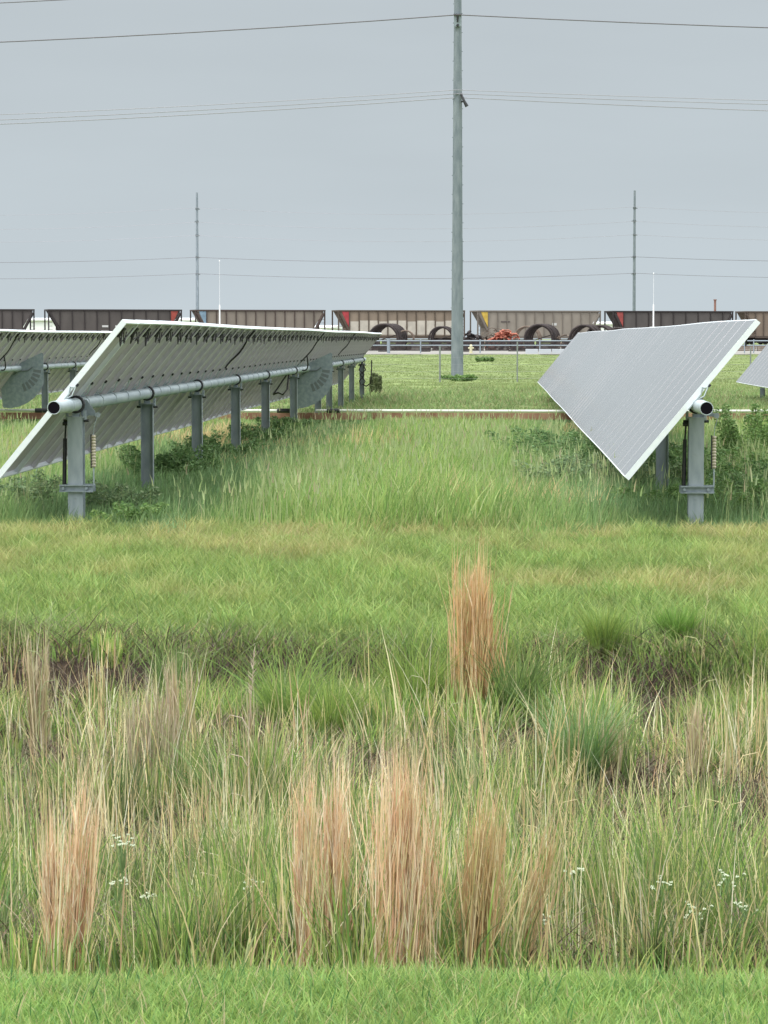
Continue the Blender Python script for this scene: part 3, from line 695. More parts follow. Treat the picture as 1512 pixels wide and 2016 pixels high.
# ------------------------------------------------------------ wire fence near the pole
FNY = 119.0
root = empty('wire_fence', (0, FNY, 0), 'thin wire fence with slim posts either side of the tall pole base', 'fence')
FM = mat('fence_post', (.24, .26, .25), .6, .2); stp = (1018 - 866) / F * FNY
for i in range(-7, 6):
    x_ = wx(866, FNY) + i * stp; k = MB(); zt = 1.5 + (.22 if i == 1 else 0)
    k.cyl((0, 0, -.2), (0, 0, zt), .038 if i == 0 else .03, n=8); k.build('post', FM, root, (x_, 0, g1(x_, FNY)))
k = MB()
for zz in (.15, .45, .75, 1.05, 1.35): k.tube([(wx(866, FNY) + i * stp, -.04, zz + .01 * math.sin(i * 3 + zz)) for i in range(-7, 6)], .003, 4)
k.build('wires', WIREL, root)

# ------------------------------------------------------------ GRASS
def lim(a, lo, hi): return np.clip(a, lo, hi)
# mown lawn in front
n = 110000; x, y = zone(n, 5.2, 7.12, 1.4); z = gz(x, y)
nv = vnoise(x, y, .30, 9); nv2 = vnoise(x, y, .09, 10)
h = (.020 + .030 * rng.random(n)) * (.6 + .8 * nv); w = .0028 + .0032 * rng.random(n)
col = pal(n, [(.27, .41, .12), (.20, .33, .11), (.35, .46, .14), (.50, .47, .23)], [5, 3, 3, 1]) * (.86 + .36 * nv2)[:, None]
lawn = [blades(x, y, z - .005, h, w, h * (.3 + .8 * rng.random(n)), rng.random(n) * TAU, col, K=2)]
n = 1800; x, y = zone(n, 6.1, 7.1, 1.4); z = gz(x, y); h = .05 + .05 * rng.random(n)
lawn.append(blades(x, y, z, h, .003 + .002 * rng.random(n), h * .4, rng.random(n) * TAU, pal(n, [(.10, .22, .07), (.32, .44, .14), (.50, .46, .26)], [2, 3, 1]), K=3))
tag(qmesh('mown_lawn', lawn, BLADE), 'short bright green mown lawn along the bottom edge of the photo', 'grass', kind='stuff')

# rough ditch growth : tussocks
GREENS = [(.23, .36, .095), (.32, .44, .115), (.13, .215, .075), (.48, .52, .18), (.31, .35, .17)]
TANS = [(.66, .55, .28), (.54, .40, .22), (.78, .69, .42), (.42, .31, .18)]
GREY = [(.17, .13, .09), (.12, .085, .06), (.26, .21, .15)]
sets = []; dsets = []
HOLL = [(110, 14.4, .22), (40, 12.6, .18), (480, 14.6, .20), (690, 14.2, .20), (1030, 14.8, .20), (1285, 14.2, .22), (1210, 12.8, .22), (300, 16.2, .22), (520, 16.2, .28), (1330, 16.3, .34), (120, 16.3, .20), (770, 13.0, .16), (1480, 13.4, .22), (1390, 11.2, .16), (380, 12.0, .16)]
def hollow(x, y):
    v = np.zeros_like(np.asarray(x, float))
    for px, Y, r_ in HOLL:
        dx_ = (x - wx(px, Y)) / r_; dy_ = np.where(y < Y, (Y - y) / 1.9, (y - Y) / .45); v = np.maximum(v, np.exp(-(dx_ ** 2 + dy_ ** 2)))
    return v
def tussock(cx, cy, rad, n, hmin, hmax, cols, wts, w=.004, spread=.55, arr=None, K=4, bright=1.0, rg=rng, up=0.0):
    r_ = rad * np.sqrt(rg.random(n)); a_ = rg.random(n) * TAU
    x = cx + r_ * np.cos(a_); y = cy + r_ * np.sin(a_); z = gz(x, y) - .01
    h = hmin + (hmax - hmin) * rg.random(n) ** .8
    az = a_ + rg.normal(0, .6, n); lean = h * spread * (.25 + .9 * rg.random(n)) * (.5 + .6 * r_ / rad) * (1 - up)
    dr = rg.random(n) * .45 * spread
    arr.append(blades(x, y, z, h, w * (.6 + .8 * rg.random(n)), lean, az, pal(n, cols, wts, rg=rg) * bright, K=K, power=1.9, droop=dr, rg=rg))
nt_ = 800; tx, ty = zone(nt_, 6.85, 16.9, 1.3)
for cx, cy in zip(tx, ty):
    if cy < 6.92 + .45 * float(vnoise(cx, 0, .4, 43)): continue
    ho = float(hollow(cx, cy))
    if rng.random() < ho * 1.3 - .40: continue
    v = vnoise(cx, cy, 1.1, 21); v2 = vnoise(cx, cy, .6, 22); br = (.66 + .6 * rng.random()) * (1.0 if cy < 10 else .88 if cy < 14.6 else 1.08)
    if v < (.40 if cy > 11 else .30) and cy > 9 and rng.random() < .82: continue                       # hollows where the dark thatch shows
    kk = rng.random(); gr = [6 * (.2 + kk), 4 * v, 5 * (1 - kk), 4 * kk * v2, 3 * (1 - kk), 2.2 * (1 - v2), 1.2]
    hm = float(np.interp(cy, [6.9, 7.3, 8.2, 9.5, 12, 14, 15.5, 16.9], [.12, .28, .42, .56, .56, .46, .32, .20])) * (.55 + .9 * v2) * (1 - .72 * ho)
    tussock(cx, cy, .06 + .13 * rng.random(), int(rng.integers(70, 190)), .08, hm, GREENS + [TANS[0], TANS[2]], gr, w=float(np.interp(cy, [7, 11, 17], [.0052, .0078, .0105])), spread=.18 + .55 * rng.random() ** 1.6, arr=sets, bright=br)
# carpet of fine growth between tussocks and on the near slope
n = 52000; x, y = zone(n, 6.8, 17.3, 1.3, 1.0); nv = vnoise(x, y, .8, 31); hol = vnoise(x, y, 1.1, 21); keep = (nv > .30) & ((hol > .40) | (y < 9.5) | (rng.random(n) < .22)) | (y < 8.4) | (y > 16.75)
x, y, nv = x[keep], y[keep], nv[keep]; n = len(x); ho = hollow(x, y); k_ = rng.random(n) > ho * 1.3 - .1; x, y, nv, ho = x[k_], y[k_], nv[k_], ho[k_]; n = len(x)
h = (1 - .6 * ho) * np.interp(y, [6.85, 7.2, 8, 9, 14, 16.5, 17.3], [.05, .13, .22, .26, .22, .13, .10]) * (.35 + .8 * rng.random(n))
sets.append(blades(x, y, gz(x, y) - .01, h, y * (.00042 + .00042 * rng.random(n)), h * (.15 + .5 * rng.random(n)), rng.random(n) * TAU, pal(n, GREENS + TANS[:2], [4, 4, 2, 3, 2, .9, .6]) * (.55 + .65 * nv)[:, None], K=3))
n = 30000; x, y = zone(n, 15.4, 17.1, 1.3); nv = vnoise(x, y * .8, .75, 33); kp = nv > .47; x, y, nv = x[kp], y[kp], nv[kp]; n = len(x); h = (.10 + .16 * rng.random(n)) * (.5 + nv)
sets.append(blades(x, y, gz(x, y) - .01, h, .005 + .003 * rng.random(n), h * (.2 + .6 * rng.random(n)), rng.random(n) * TAU, pal(n, GREENS, [3, 4, 2, 2, 1]) * (.6 + .6 * nv)[:, None], K=3))
tag(qmesh('rough_grass', sets, BLADE), 'tangled green rough grass filling the ditch', 'grass', kind='stuff')
# dead litter: curly grey brown thatch
n = 80000; x, y = zone(n, 7.6, 17.0, 1.2); h = (.04 + .20 * rng.random(n) ** 1.5)
dsets.append(blades(x, y, gz(x, y), h, .003 + .005 * rng.random(n), h * (.7 + 1.5 * rng.random(n)), rng.random(n) * TAU, pal(n, GREY + [TANS[3], (.08, .06, .05), (.20, .25, .12)], [4, 4, 2, 1, 3, 2.5], .25), K=3, droop=.4 * rng.random(n)))
# standing dead stems, tan, in drifts
n = 44000; x, y = zone(n, 6.85, 16.4, 1.2, 1.12); nv = vnoise(x, y, .55, 41) * .6 + vnoise(x, y, 1.7, 42) * .4
keep = (y > 6.86 + .5 * vnoise(x, x * 0, .4, 43)) & (rng.random(n) < lim((nv - .42) * 3.6, .06, 1)) & (rng.random(n) < np.interp(y, [6.9, 7.3, 10.5, 13, 16.6], [.5, .85, .8, .72, .5]) * (.62 + .38 * np.clip(np.abs((x - wx(800, y)) / y) * 14, 0, 1)) * np.where((x > wx(1020, y)) & (y < 9.2), .6, 1)); x, y = x[keep], y[keep]; n = len(x)
h = (1 - .5 * hollow(x, y)) * (.14 + .56 * rng.random(n) ** 1.4) * np.interp(y, [6.9, 7.4, 8.4, 10, 13, 17], [.45, .85, 1.05, 1.15, 1.25, .8])
dsets.append(blades(x, y, gz(x, y), h, y * (.00034 + .00042 * rng.random(n) ** 1.5), h * (.04 + .36 * rng.random(n) ** 2), rng.random(n) * TAU, pal(n, TANS + [(.52, .52, .26), (.86, .80, .58)], [3, 3, 2.5, 1.2, 4, 2], .2), K=4, droop=np.where(rng.random(n) < .18, .5, .03)))
n = 26000; x, y = zone(n, 9, 17.0, 1.2); k_ = rng.random(n) < hollow(x, y) * 1.2; x, y = x[k_], y[k_]; n = len(x); h = .06 + .20 * rng.random(n)
dsets.append(blades(x, y, gz(x, y), h, y * (.0004 + .0004 * rng.random(n)), h * (.3 + 1.0 * rng.random(n)), rng.random(n) * TAU, pal(n, [(.09, .065, .05), (.17, .12, .085), (.28, .21, .15), (.14, .17, .08)], [5, 4, 1.5, 1.5], .3), K=3, droop=.4 * rng.random(n)))
tag(qmesh('dead_grass', dsets, DRY), 'dry tan and grey dead grass stems standing in the ditch', 'dead grass', kind='stuff')

# short grass strip behind the ditch
n = 150000; x, y = zone(n, 16.5, 26.6, 1.6, .9); z = gz(x, y); nv = vnoise(x, y * .55, 1.3, 51); nv2 = vnoise(x, y, .35, 52)
nv3 = vnoise(x, y * .6, .14, 56); h = (.03 + .09 * rng.random(n) ** 1.4) * (.35 + .9 * nv3 + .5 * nv2) + .10 * rng.random(n) * lim((17.6 - y), 0, 1) + .05 * rng.random(n) * lim((y - 25) / 1.5, 0, 1)
gc = pal(n, [(.24, .34, .10), (.18, .27, .085), (.30, .37, .125)], [3, 3, 3]); yc = pal(n, [(.40, .38, .16), (.34, .37, .145), (.48, .42, .22)], [3, 3, 1])
band = lim((vnoise(x, y * .7, .55, 53) * .5 + vnoise(x, y * .8, 1.7, 55) * .5 - .42) * 3.0 + .08 * np.exp(-((y - 23.5) / 2.5) ** 2) - 1.0 * lim(19.2 - y, 0, 1), 0, 1)
col = lerp(gc, yc, band) * (.58 + .32 * nv2 + .52 * nv3)[:, None]
tag(qmesh('mown_strip', [blades(x, y, z - .004, h, .007 + .006 * rng.random(n), h * (.3 + .9 * rng.random(n)), rng.random(n) * TAU, col, K=2)], BLADE), 'short yellow green grass strip between the ditch and the panels', 'grass', kind='stuff')

# tall soft grass around and between the rows
n = 165000; x, y = zone(n, 24.8, 62.5, 2.0, 1.35)
nv = vnoise(x, y, 1.6, 61); nv2 = vnoise(x, y * .6, .7, 62)
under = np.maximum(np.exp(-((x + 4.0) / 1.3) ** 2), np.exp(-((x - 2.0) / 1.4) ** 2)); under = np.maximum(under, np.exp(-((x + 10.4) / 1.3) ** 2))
edge = lim((y - 24.8 - 1.9 * vnoise(x, y * 0 + .5, .9, 63)) / .8, 0, 1); tuf = vnoise(x, y * .7, .28, 67)
h = (.12 + .36 * rng.random(n)) * (.35 + .7 * nv + .5 * tuf) * (.2 + .8 * edge) * (1 - .5 * np.clip(under, 0, 1)) * np.interp(y, [26, 50, 62], [1, .8, .5])
h *= np.where((y > 57) & (y < 62.2), .35 + .35 * vnoise(x, y * 0, .8, 68), 1)
gc = pal(n, [(.26, .39, .11), (.34, .45, .14), (.18, .29, .085), (.46, .50, .22)], [4, 4, 3, 2])
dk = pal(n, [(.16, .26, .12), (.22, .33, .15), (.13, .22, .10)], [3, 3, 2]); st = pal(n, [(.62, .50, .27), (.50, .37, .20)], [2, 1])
col = lerp(gc, dk, lim(under * 1.45 * (.45 + nv2), 0, .95))  # darker below the rows: weeds, plus panel shade put into the colour
straw = np.exp(-(((x - wx(430, 50)) / .9) ** 2 + ((y - 51) / 4) ** 2)) + .8 * np.exp(-(((x - wx(1200, 50)) / .8) ** 2 + ((y - 54) / 5) ** 2)) + .7 * np.exp(-(((x - wx(500, 40)) / .35) ** 2 + ((y - 40.5) / .8) ** 2)) + .55 * lim((vnoise(x, y, 2.3, 64) - .72) * 5, 0, 1)
m_ = rng.random(n) < lim(straw, 0, .85); col[m_] = st[m_]; col *= (.66 + .3 * nv2 + .42 * tuf)[:, None]
wd = np.interp(y, [26, 62], [.0125, .028]) * (.6 + .8 * rng.random(n))
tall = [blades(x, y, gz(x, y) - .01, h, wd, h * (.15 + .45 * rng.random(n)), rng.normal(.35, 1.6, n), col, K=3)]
n = 22000; x, y = zone(n, 26.6, 56, 2.0, 1.2); nv = vnoise(x, y * .6, .9, 66); un = np.maximum(np.exp(-((x + 4.0) / 1.1) ** 2), np.exp(-((x - 2.0) / 1.1) ** 2))
kp = rng.random(n) < lim(nv * 1.6 - .35, .03, 1) * (1 - .93 * un); x, y, nv = x[kp], y[kp], nv[kp]; n = len(x); h = (.26 + .26 * rng.random(n)) * (.75 + .4 * nv)      # flowering culms with pale heads
tall.append(blades(x, y, gz(x, y), h, .004 + .004 * rng.random(n), h * (.05 + .15 * rng.random(n)), rng.random(n) * TAU, pal(n, [(.38, .46, .20), (.46, .50, .27), (.50, .46, .28)], [3, 3, 1]), K=3))
tall.append(blades(x + .02, y, gz(x, y) + h * .82, h * .28, .010 + .010 * rng.random(n), h * .08, rng.random(n) * TAU, pal(n, [(.36, .45, .20), (.44, .50, .26), (.46, .40, .26)], [3, 3, .8]), K=2))
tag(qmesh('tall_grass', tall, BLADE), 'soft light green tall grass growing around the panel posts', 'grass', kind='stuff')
# field beyond the pipe
n = 110000; x, y = zone(n, 62, 128, 3.0, 1.2); nv = vnoise(x, y * .5, 3.0, 71)
lowz = lim((y - 95) / 15, 0, 1)
h = (.05 + .16 * rng.random(n)) * (.5 + .8 * nv) * (1 - .55 * lowz)
col = lerp(pal(n, [(.24, .34, .13), (.19, .28, .11), (.30, .35, .16), (.34, .32, .18)], [4, 3, 3, 1.8]), pal(n, [(.24, .31, .12), (.28, .33, .135)], [1, 1]), lowz)
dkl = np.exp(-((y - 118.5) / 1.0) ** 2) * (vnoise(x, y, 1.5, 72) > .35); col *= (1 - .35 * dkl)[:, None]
col *= (.8 + .4 * vnoise(x, y, 1.6, 73))[:, None]
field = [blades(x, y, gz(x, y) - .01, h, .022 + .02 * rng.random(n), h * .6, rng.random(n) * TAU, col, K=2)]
n = 60000; x, y = zone(n, 126, 228, 5.0, 1.0); h = .02 + .035 * rng.random(n)
col = pal(n, [(.22, .28, .105), (.26, .30, .12), (.20, .27, .10)], [3, 3, 2], var=.05) * (.90 + .2 * vnoise(x, y * .4, 4.0, 74))[:, None]
field.append(blades(x, y, gz(x, y), h, .05 + .05 * rng.random(n), h * .6, rng.random(n) * TAU, col, K=1))
tag(qmesh('field_grass', field, BLADE), 'open green field stretching from the pipe to the far lot', 'grass', kind='stuff')

# ------------------------------------------------------------ single plants
def bluestem(px, base_py, top_py, hw, Y, label, lean=0.0, n=150, cols=None, group='rust coloured clumps of dry bunch grass', fan=.5):
    rg = np.random.default_rng(px + base_py); cx = wx(px, Y); g = g1(cx, Y)
    sc = Y / F; H = wz(top_py, Y) - g; hwm = hw * sc
    nb = max(3, int(3 + n / 38)); bx = rg.normal(0, .40 if n < 350 or n > 380 else .32, nb).clip(-.8, .8) * hwm; by = rg.normal(0, .3, nb) * hwm; bh = 1 - .20 * rg.random(nb) - .18 * np.abs(bx / hwm); bh[0] = 1.0; bh[1] = .97; bh[2] = .95
    bt = fan * bx * .5 + rg.normal(0, .10, nb) * hwm                     # each sub-bundle has its own height and drift
    q_ = rg.integers(0, nb, n); r_ = hwm * (.24 + .20 * (n > 300)) * np.sqrt(rg.random(n)); a_ = rg.random(n) * TAU
    x = cx + bx[q_] + r_ * np.cos(a_); y = Y + by[q_] + r_ * np.sin(a_); z = gz(x, y) - .01
    h = H * 1.13 * bh[q_] * (.42 + .58 * rg.random(n) ** .55)
    ln = (bt[q_] - .60 * r_ * np.cos(a_) - .03 * bx[q_]) * (h / H) + lean * h + rg.normal(0, .035, n) * H + np.where(rg.random(n) < .08, rg.normal(0, .16, n), 0) * H
    cols = cols or [(.80, .55, .36), (.86, .66, .46), (.60, .37, .23), (.90, .78, .60), (.74, .62, .38)]
    az = np.where(ln >= 0, 0, math.pi)
    o = empty('dry_grass_clump', (cx, Y, g), label, 'dry grass clump', group)
    s1 = [blades(x, y, z, h, Y * (.00033 + .00030 * rg.random(n)), np.abs(ln), az, pal(n, cols, [3, 3, 2, 2, 2], .16, rg), K=4, power=1.15, rg=rg)]
    qmesh('stems', s1, DRY, o, (cx, Y, g))
    m = int(n * 2.6); i = rg.integers(0, n, m); t0 = .18 + .62 * rg.random(m)      # clinging leaves and seed tufts along the stems
    X = x[i] + ln[i] * t0 ** 1.15; Z = z[i] + h[i] * t0; hh = (.05 + .11 * rg.random(m)) * H / .8
    s2 = [blades(X, y[i], Z, hh, Y * (.00026 + .00030 * rg.random(m)), hh * (.08 + .35 * rg.random(m) ** 2), rg.random(m) * TAU, pal(m, cols, [2, 3, 1, 4, 3], .16, rg), K=2, power=1.3, rg=rg)]
    qmesh('leaves', s2, DRY, o, (cx, Y, g))
bluestem(934, 1412, 1066, 52, 15.6, 'tall upright orange tan grass clump standing alone at the back of the ditch', n=360, cols=[(.68, .44, .22), (.76, .54, .30), (.54, .33, .16), (.82, .66, .42), (.66, .54, .28)])
bluestem(93, 1925, 1575, 30, 7.3, 'leftmost rusty grass clump, shorter of the pair near the left edge', n=170, fan=.35)
bluestem(140, 1918, 1505, 26, 7.45, 'rusty grass clump leaning right, taller of the pair near the left edge', lean=.07, n=140)
bluestem(595, 1925, 1490, 22, 7.35, 'narrow rusty grass clump, left neighbour of the middle pair', lean=.04, n=120)
bluestem(655, 1920, 1465, 36, 7.5, 'broad pinkish grass clump left of the biggest central clump', lean=.02, n=230)
bluestem(788, 1925, 1425, 62, 7.35, 'biggest rusty orange grass clump at the bottom centre', n=400, fan=.3)
bluestem(940, 1925, 1515, 50, 7.4, 'tan grass clump leaning right of the biggest central clump', lean=.10, n=230, cols=[(.62, .44, .24), (.66, .50, .28), (.54, .34, .18), (.70, .58, .36), (.56, .50, .25)])
bluestem(1030, 1905, 1580, 28, 7.6, 'thin tan grass clump leaning strongly right of the central clumps', lean=.22, n=60, cols=[(.62, .46, .26), (.66, .52, .30), (.56, .38, .2), (.70, .6, .38), (.56, .5, .26)])
PB = [(.56, .46, .30), (.64, .54, .36), (.44, .34, .23), (.72, .64, .46), (.46, .44, .22)]
PG = 'pale dead grass clumps in the ditch'
bluestem(350, 1500, 1290, 34, 14.0, 'pale buff dead clump left of centre in the ditch', lean=-.05, n=120, cols=PB, group=PG, fan=.9)
bluestem(80, 1400, 1240, 34, 14.8, 'pale curled dead clump at the left edge of the ditch', n=100, cols=PB, group=PG, fan=1.3)
bluestem(280, 1560, 1330, 60, 13.2, 'wide grey pink dead clump left of the buff one', n=150, cols=[(.46, .38, .26), (.54, .45, .33), (.34, .27, .19), (.60, .53, .38), (.36, .37, .19)], group=PG, fan=.8)
bluestem(1200, 1560, 1395, 30, 13.6, 'pale dead clump right of centre in the ditch', lean=.05, n=70, cols=PB, group=PG, fan=1.2)
bluestem(1365, 1560, 1380, 30, 13.8, 'pale dead clump near the right edge of the ditch', lean=.06, n=80, cols=PB, group=PG, fan=1.0)
bluestem(490, 1640, 1340, 14, 12.6, 'slim pale clump of tall dead stems left of centre', n=36, cols=PB, group=PG)

def green_clump(px, base_py, top_py, hw, Y, label, cols, n=420, spread=.8, w=.006):
    rg = np.random.default_rng(px * 3 + base_py); cx = wx(px, Y); g = g1(cx, Y); H = wz(top_py, Y) - g
    arr = []; tussock(cx, Y, hw * Y / F * .45, n, H * .45, H * 1.1, cols, [3, 3, 2], w=w, spread=spread, arr=arr, K=5, rg=rg)
    tussock(cx + .1, Y + .1, hw * Y / F * .8, n // 2, H * .2, H * .9, GREENS, [3, 3, 3, 2, 2], w=w * .8, spread=spread * .4, arr=arr, K=4, rg=rg)
    o = qmesh('grass_tussock', arr, BLADE, None, (cx, Y, g)); tag(o, label, 'grass tussock', 'green tussocks in the ditch')
BG = [(.17, .26, .085), (.24, .34, .115), (.11, .18, .06)]; YG = [(.24, .34, .08), (.31, .40, .10), (.15, .24, .06)]
green_clump(1015, 1390, 1225, 70, 15.6, 'blue green arching tussock just right of the tall orange clump', BG, 520)
green_clump(815, 1400, 1230, 60, 15.6, 'bright green tussock left of the tall orange clump', YG, 420, .6)
green_clump(560, 1400, 1250, 60, 15.4, 'olive tussock below the dark bank left of centre', GREENS[:3], 400)
green_clump(330, 1330, 1235, 40, 16.0, 'dark blue green tussock on the bank at the left', BG, 300, .5)
green_clump(1190, 1290, 1180, 60, 16.9, 'bright green mound of grass on the bank right of centre', YG, 460, .5)
green_clump(1330, 1270, 1185, 70, 17.1, 'vivid green mound of grass on the bank near the right', [(.17, .31, .06), (.22, .37, .08), (.13, .24, .05)], 520, .5)
green_clump(450, 1560, 1430, 60, 12.9, 'dark arching tussock left of centre with drooping leaves', BG, 420, 1.0)
green_clump(1150, 1560, 1340, 80, 13.6, 'tall green tussock below the right bank', [(.21, .34, .13), (.26, .40, .17), (.15, .26, .09)], 560, .6)
green_clump(930, 1560, 1420, 50, 13.2, 'grey green tussock beneath the tall orange clump', BG, 340, 1.0)
green_clump(650, 1420, 1290, 46, 15.0, 'loose yellow green tussock left of the middle', YG, 300, .8)
green_clump(1060, 1900, 1740, 60, 8.4, 'vivid green blades low right of the central rusty clumps', [(.20, .40, .08), (.27, .47, .12), (.14, .30, .06)], 420, .35, .004)
green_clump(1150, 1910, 1760, 50, 8.3, 'fresh green blades at the lawn edge right of the vivid ones', [(.20, .38, .09), (.27, .45, .12), (.14, .30, .06)], 300, .4, .004)

def stalk(px, py0, px1, py1, Y, label, head=True, col=(.60, .50, .28)):
    x0_ = wx(px, Y); g = g1(x0_, Y); x1_ = wx(px1, Y); H = wz(py1, Y) - g
    o = empty('seed_stalk', (x0_, Y, g), label, 'grass stalk', 'tall single seed stalks'); rr_ = random.Random(px)
    mt = mat('stalk_dry', col, .7); k = MB()
    pts = [((x1_ - x0_) * t_ ** 1.4 + .006 * math.sin(t_ * 8), .01 * math.sin(t_ * 5), H * t_) for t_ in np.linspace(0, 1, 12)]
    k.tube(pts, [.0028 - .0018 * t_ for t_ in np.linspace(0, 1, 12)], 5)
    for t_ in (.3, .5, .65):
        i = int(t_ * 11); p = Vector(pts[i]); s_ = rr_.choice((-1, 1)); k.tube([p, p + Vector((s_ * .03, 0, .05)), p + Vector((s_ * .08, .01, .06)), p + Vector((s_ * .11, .01, .02))], [.002, .0022, .0015, .0006], 4)
    k.build('stem', mt, o)
    if head:
        k = MB()
        for j in range(26):
            t_ = .80 + .2 * j / 26; i = min(10, int(t_ * 11)); f_ = t_ * 11 - i; p = Vector(pts[i]).lerp(Vector(pts[i + 1]), f_); a_ = rr_.random() * TAU; l_ = .012 + .012 * rr_.random()
            k.cyl(p, p + Vector((math.cos(a_) * l_, math.sin(a_) * l_, l_ * 1.1)), .0022, .0007, n=4)
        k.build('seed_head', mt, o)
stalk(1375, 1560, 1396, 1105, 13.6, 'very tall thin stalk near the right edge reaching above the ditch', col=(.46, .46, .22))
stalk(1300, 1880, 1345, 1500, 9.4, 'curving tan stalk leaning right near the right edge', col=(.60, .50, .28))
stalk(1425, 1880, 1475, 1330, 9.6, 'long straight tan stalk leaning right, nearest the right edge')
stalk(1440, 1860, 1415, 1480, 9.8, 'tan stalk leaning left, crossing the long straight one at the right')
stalk(1110, 1850, 1050, 1560, 10.0, 'yellowish stalk leaning left of the vivid green blades')
stalk(1050, 1830, 1140, 1480, 10.2, 'bent tan stalk leaning right above the vivid green blades')
stalk(485, 1800, 495, 1285, 11.6, 'tall pinkish stalk left of centre in front of the olive growth', col=(.52, .42, .32))
stalk(905, 1800, 925, 1530, 10.2, 'straight buff stalk between the leaning tan clump and the biggest one')
stalk(430, 1880, 462, 1640, 9.0, 'short pale stalk left of the middle rusty pair', col=(.66, .60, .38))
stalk(340, 1500, 412, 1200, 14.5, 'wispy green stalk reaching above the bank left of centre', col=(.34, .40, .18))
stalk(60, 1500, 95, 1190, 14.6, 'wispy green stalk reaching above the bank at the left edge', col=(.34, .40, .18))
stalk(940, 1480, 760, 1250, 14.0, 'thin stalk leaning far left over the ditch toward the bank', col=(.42, .42, .24), head=False)

WHF = mat('white_petal', (.56, .62, .44), .6); STG = mat('flower_stem', (.18, .28, .10), .7)
def flower(px, py, Y, label, n=14, spr=28):
    x0_ = wx(px, Y); g = g1(x0_, Y); H = wz(py, Y) - g; sc = Y / F; rr_ = random.Random(px + py)
    o = empty('white_wildflower', (x0_, Y, g), label, 'wildflower', 'white wildflowers in the rough grass'); k = MB(); f_ = MB()
    k.tube([(.01 * math.sin(t_ * 5), 0, H * .8 * t_) for t_ in np.linspace(0, 1, 7)], .0022, 5)
    for _ in range(n):
        a_ = rr_.random() * TAU; r_ = spr * sc * math.sqrt(rr_.random()); p = Vector((r_ * math.cos(a_), r_ * math.sin(a_), H + rr_.uniform(-.5, .5) * spr * sc * .8))
        k.tube([(0, 0, H * .72), tuple(p * .5 + Vector((0, 0, H * .42))), p], .0012, 4)
        for j in range(6):
            b_ = TAU * j / 6 + rr_.random(); q_ = p + Vector((math.cos(b_) * .0035, math.sin(b_) * .0035, rr_.uniform(-.001, .003)))
            f_.cyl(q_, q_ + Vector((0, 0, .002)), .0022, .0014, n=5)
    k.build('stem', STG, o); f_.build('blossoms', WHF, o)
flower(232, 1668, 7.9, 'white wildflower cluster right of the left pair of rusty clumps', 16, 26)
flower(222, 1750, 7.8, 'sparser white wildflower cluster under the left one', 8, 22)
flower(285, 1778, 7.75, 'lowest of the left white wildflower clusters', 8, 18)
flower(1130, 1722, 8.0, 'white wildflower cluster above the vivid green blades', 9, 24)
flower(1065, 1818, 7.7, 'low white wildflower cluster among the vivid green blades', 10, 28)
flower(1310, 1745, 8.0, 'white wildflower cluster below the curving tan stalk', 10, 30)
flower(1375, 1800, 7.8, 'scattered white wildflowers low at the right', 16, 40)
flower(1440, 1735, 7.95, 'white wildflowers beside the long straight stalk', 14, 38)
flower(1475, 1790, 7.8, 'white wildflowers nearest the right edge', 10, 26)
flower(490, 1755, 8.0, 'pale faded wildflower heads left of the middle rusty pair', 7, 26)

# leafy weeds under the panels
def weed(x_, Y, H, Rr, n, label, cols, leaf=.035, name='leafy_weed', group='leafy weeds under the panels'):
    rg = np.random.default_rng(int(abs(x_) * 100 + Y * 10)); g = g1(x_, Y); o = empty(name, (x_, Y, g), label, 'weed', group)
    ns = max(7, int(Rr * 26)); k = MB(); tips = []
    for j in range(ns):
        a_ = rg.random() * TAU; r_ = Rr * math.sqrt(rg.random()) * .5; hh = H * (.55 + .5 * rg.random()); out = Rr * .5 * rg.random()
        pts = [(r_ * math.cos(a_) + out * math.cos(a_) * t_ ** 1.5, r_ * math.sin(a_) + out * math.sin(a_) * t_ ** 1.5, hh * t_) for t_ in np.linspace(0, 1, 6)]
        k.tube(pts, .005, 4); tips.append(pts)
    k.build('stems', mat('weed_stem', (.16, .20, .08), .8), o)
    i = rg.integers(0, ns, n); t_ = .08 + .95 * rg.random(n) ** .8; P = np.array(tips)
    s_ = np.clip(t_ * 5, 0, 4.999); a_ = s_.astype(int); f_ = (s_ - a_)[:, None]; base = P[i, a_] * (1 - f_) + P[i, a_ + 1] * f_
    off = rg.normal(0, 1, (n, 3)); off /= np.linalg.norm(off, axis=1)[:, None]; off[:, 2] *= .55
    c0 = base + off * (Rr * .22 * (1.15 - t_) + .03)[:, None]; c0[:, 2] = np.maximum(c0[:, 2], .02)
    u = rg.normal(0, 1, (n, 3)); u[:, 2] *= .6; u /= np.linalg.norm(u, axis=1)[:, None]; v = np.cross(u, rg.normal(0, 1, (n, 3))); v /= np.linalg.norm(v, axis=1)[:, None]
    sz = (leaf * (.5 + .9 * rg.random(n)))[:, None]
    V = np.stack([c0 - u * sz, c0 + v * sz * .38, c0 + u * sz, c0 - v * sz * .38], 1).reshape(-1, 3); Q = np.arange(4 * n, dtype=np.int32).reshape(-1, 4)
    C = np.repeat(np.concatenate([pal(n, cols, [3, 3, 2], .2, rg), np.ones((n, 1))], 1), 4, 0)
    qmesh('leaves', [(V.astype(np.float32), Q, C.astype(np.float32))], LEAF, o)
DKG = [(.14, .24, .09), (.20, .31, .12), (.10, .18, .07)]; MDG = [(.19, .31, .10), (.25, .37, .13), (.13, .23, .08)]; GRG = [(.20, .29, .14), (.27, .35, .18), (.14, .21, .11)]
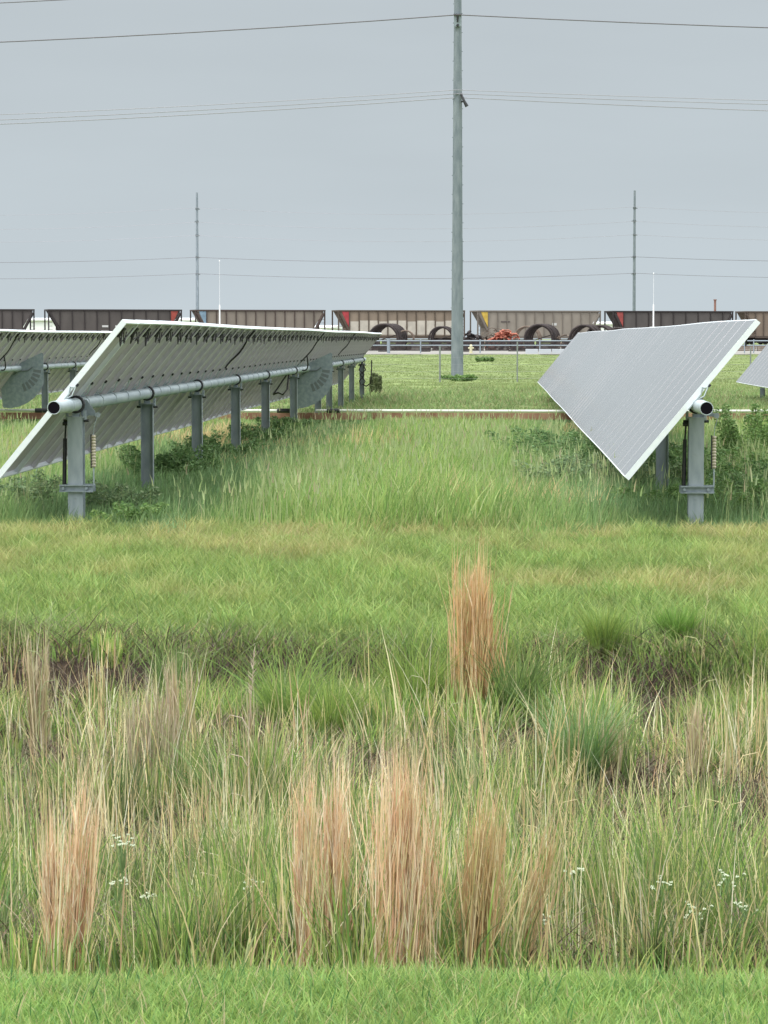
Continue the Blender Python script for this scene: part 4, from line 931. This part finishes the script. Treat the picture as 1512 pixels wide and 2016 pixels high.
WL = [(225, 1010, 29.0, .34, .7, GRG, 'low grey green weeds right of the nearest left post'),
 (20, 1010, 29.5, .45, .6, GRG, 'grey green weeds at the left edge before the nearest post'),
 (250, 1050, 27.0, .20, .5, MDG, 'small leafy weeds on the grass edge near the left posts'),
 (340, 950, 36.5, .42, .9, DKG, 'dark leafy bush between the second and third left posts'),
 (310, 960, 35.5, .40, .7, DKG, 'dark weeds against the base of the second left post'),
 (425, 900, 42.0, .36, .8, DKG, 'dark leafy weeds between the third and fourth left posts'),
 (505, 870, 48.5, .34, .9, DKG, 'dark weeds behind the fourth left post'),
 (560, 850, 54.0, .34, .8, DKG, 'dark weeds around the fifth and sixth left posts'),
 (738, 775, 90.0, .8, .3, [(.17, .21, .10), (.21, .24, .12), (.13, .16, .08)], 'dark upright weed just beyond the far end of the left row'),
 (1110, 930, 42.0, .46, 1.2, DKG, 'dark weeds below the lower edge of the right panels, farthest left'),
 (1180, 950, 38.5, .44, 1.2, DKG, 'dark leafy mass below the middle of the right panel edge'),
 (1225, 985, 34.0, .36, .9, GRG, 'grey green weeds beneath the lowest corner of the right panels'),
 (1262, 960, 37.5, .46, .9, DKG, 'dark bush left of the second right post'),
 (1342, 970, 35.5, .46, .7, DKG, 'dark weeds between the two right posts'),
 (1270, 1030, 30.0, .22, .5, MDG, 'mid green weeds in front of the second right post'),
 (1430, 960, 34.0, .52, .8, MDG, 'leafy green weeds right of the nearest right post'),
 (1465, 900, 39.0, .95, .55, MDG, 'tall leafy weed standing up near the right edge'),
 (1500, 990, 31.5, .40, .8, DKG, 'dark weeds at the right edge beside the post'),
 (1450, 1020, 29.0, .36, .6, MDG, 'low weeds at the foot of the nearest right post'),
 (1130, 1000, 33.5, .42, .8, GRG, 'low bluish weeds left of the right panels lowest corner'),
 (884, 752, 123.0, .18, .5, MDG, 'small weed patch at the left foot of the tall pole'),
 (914, 757, 121.0, .26, .7, MDG, 'bushier weed patch at the right foot of the tall pole'),
 (955, 716, 185.0, .26, .8, MDG, 'small lone bush out in the open field right of the tall pole')]
for px, py, Y, H, Rr, cols, lab in WL:
    weed(wx(px, Y), Y, H, Rr, int(1600 + 6500 * Rr * H), lab, cols, leaf=float(np.interp(Y, [27, 60, 185], [.023, .034, .085])))
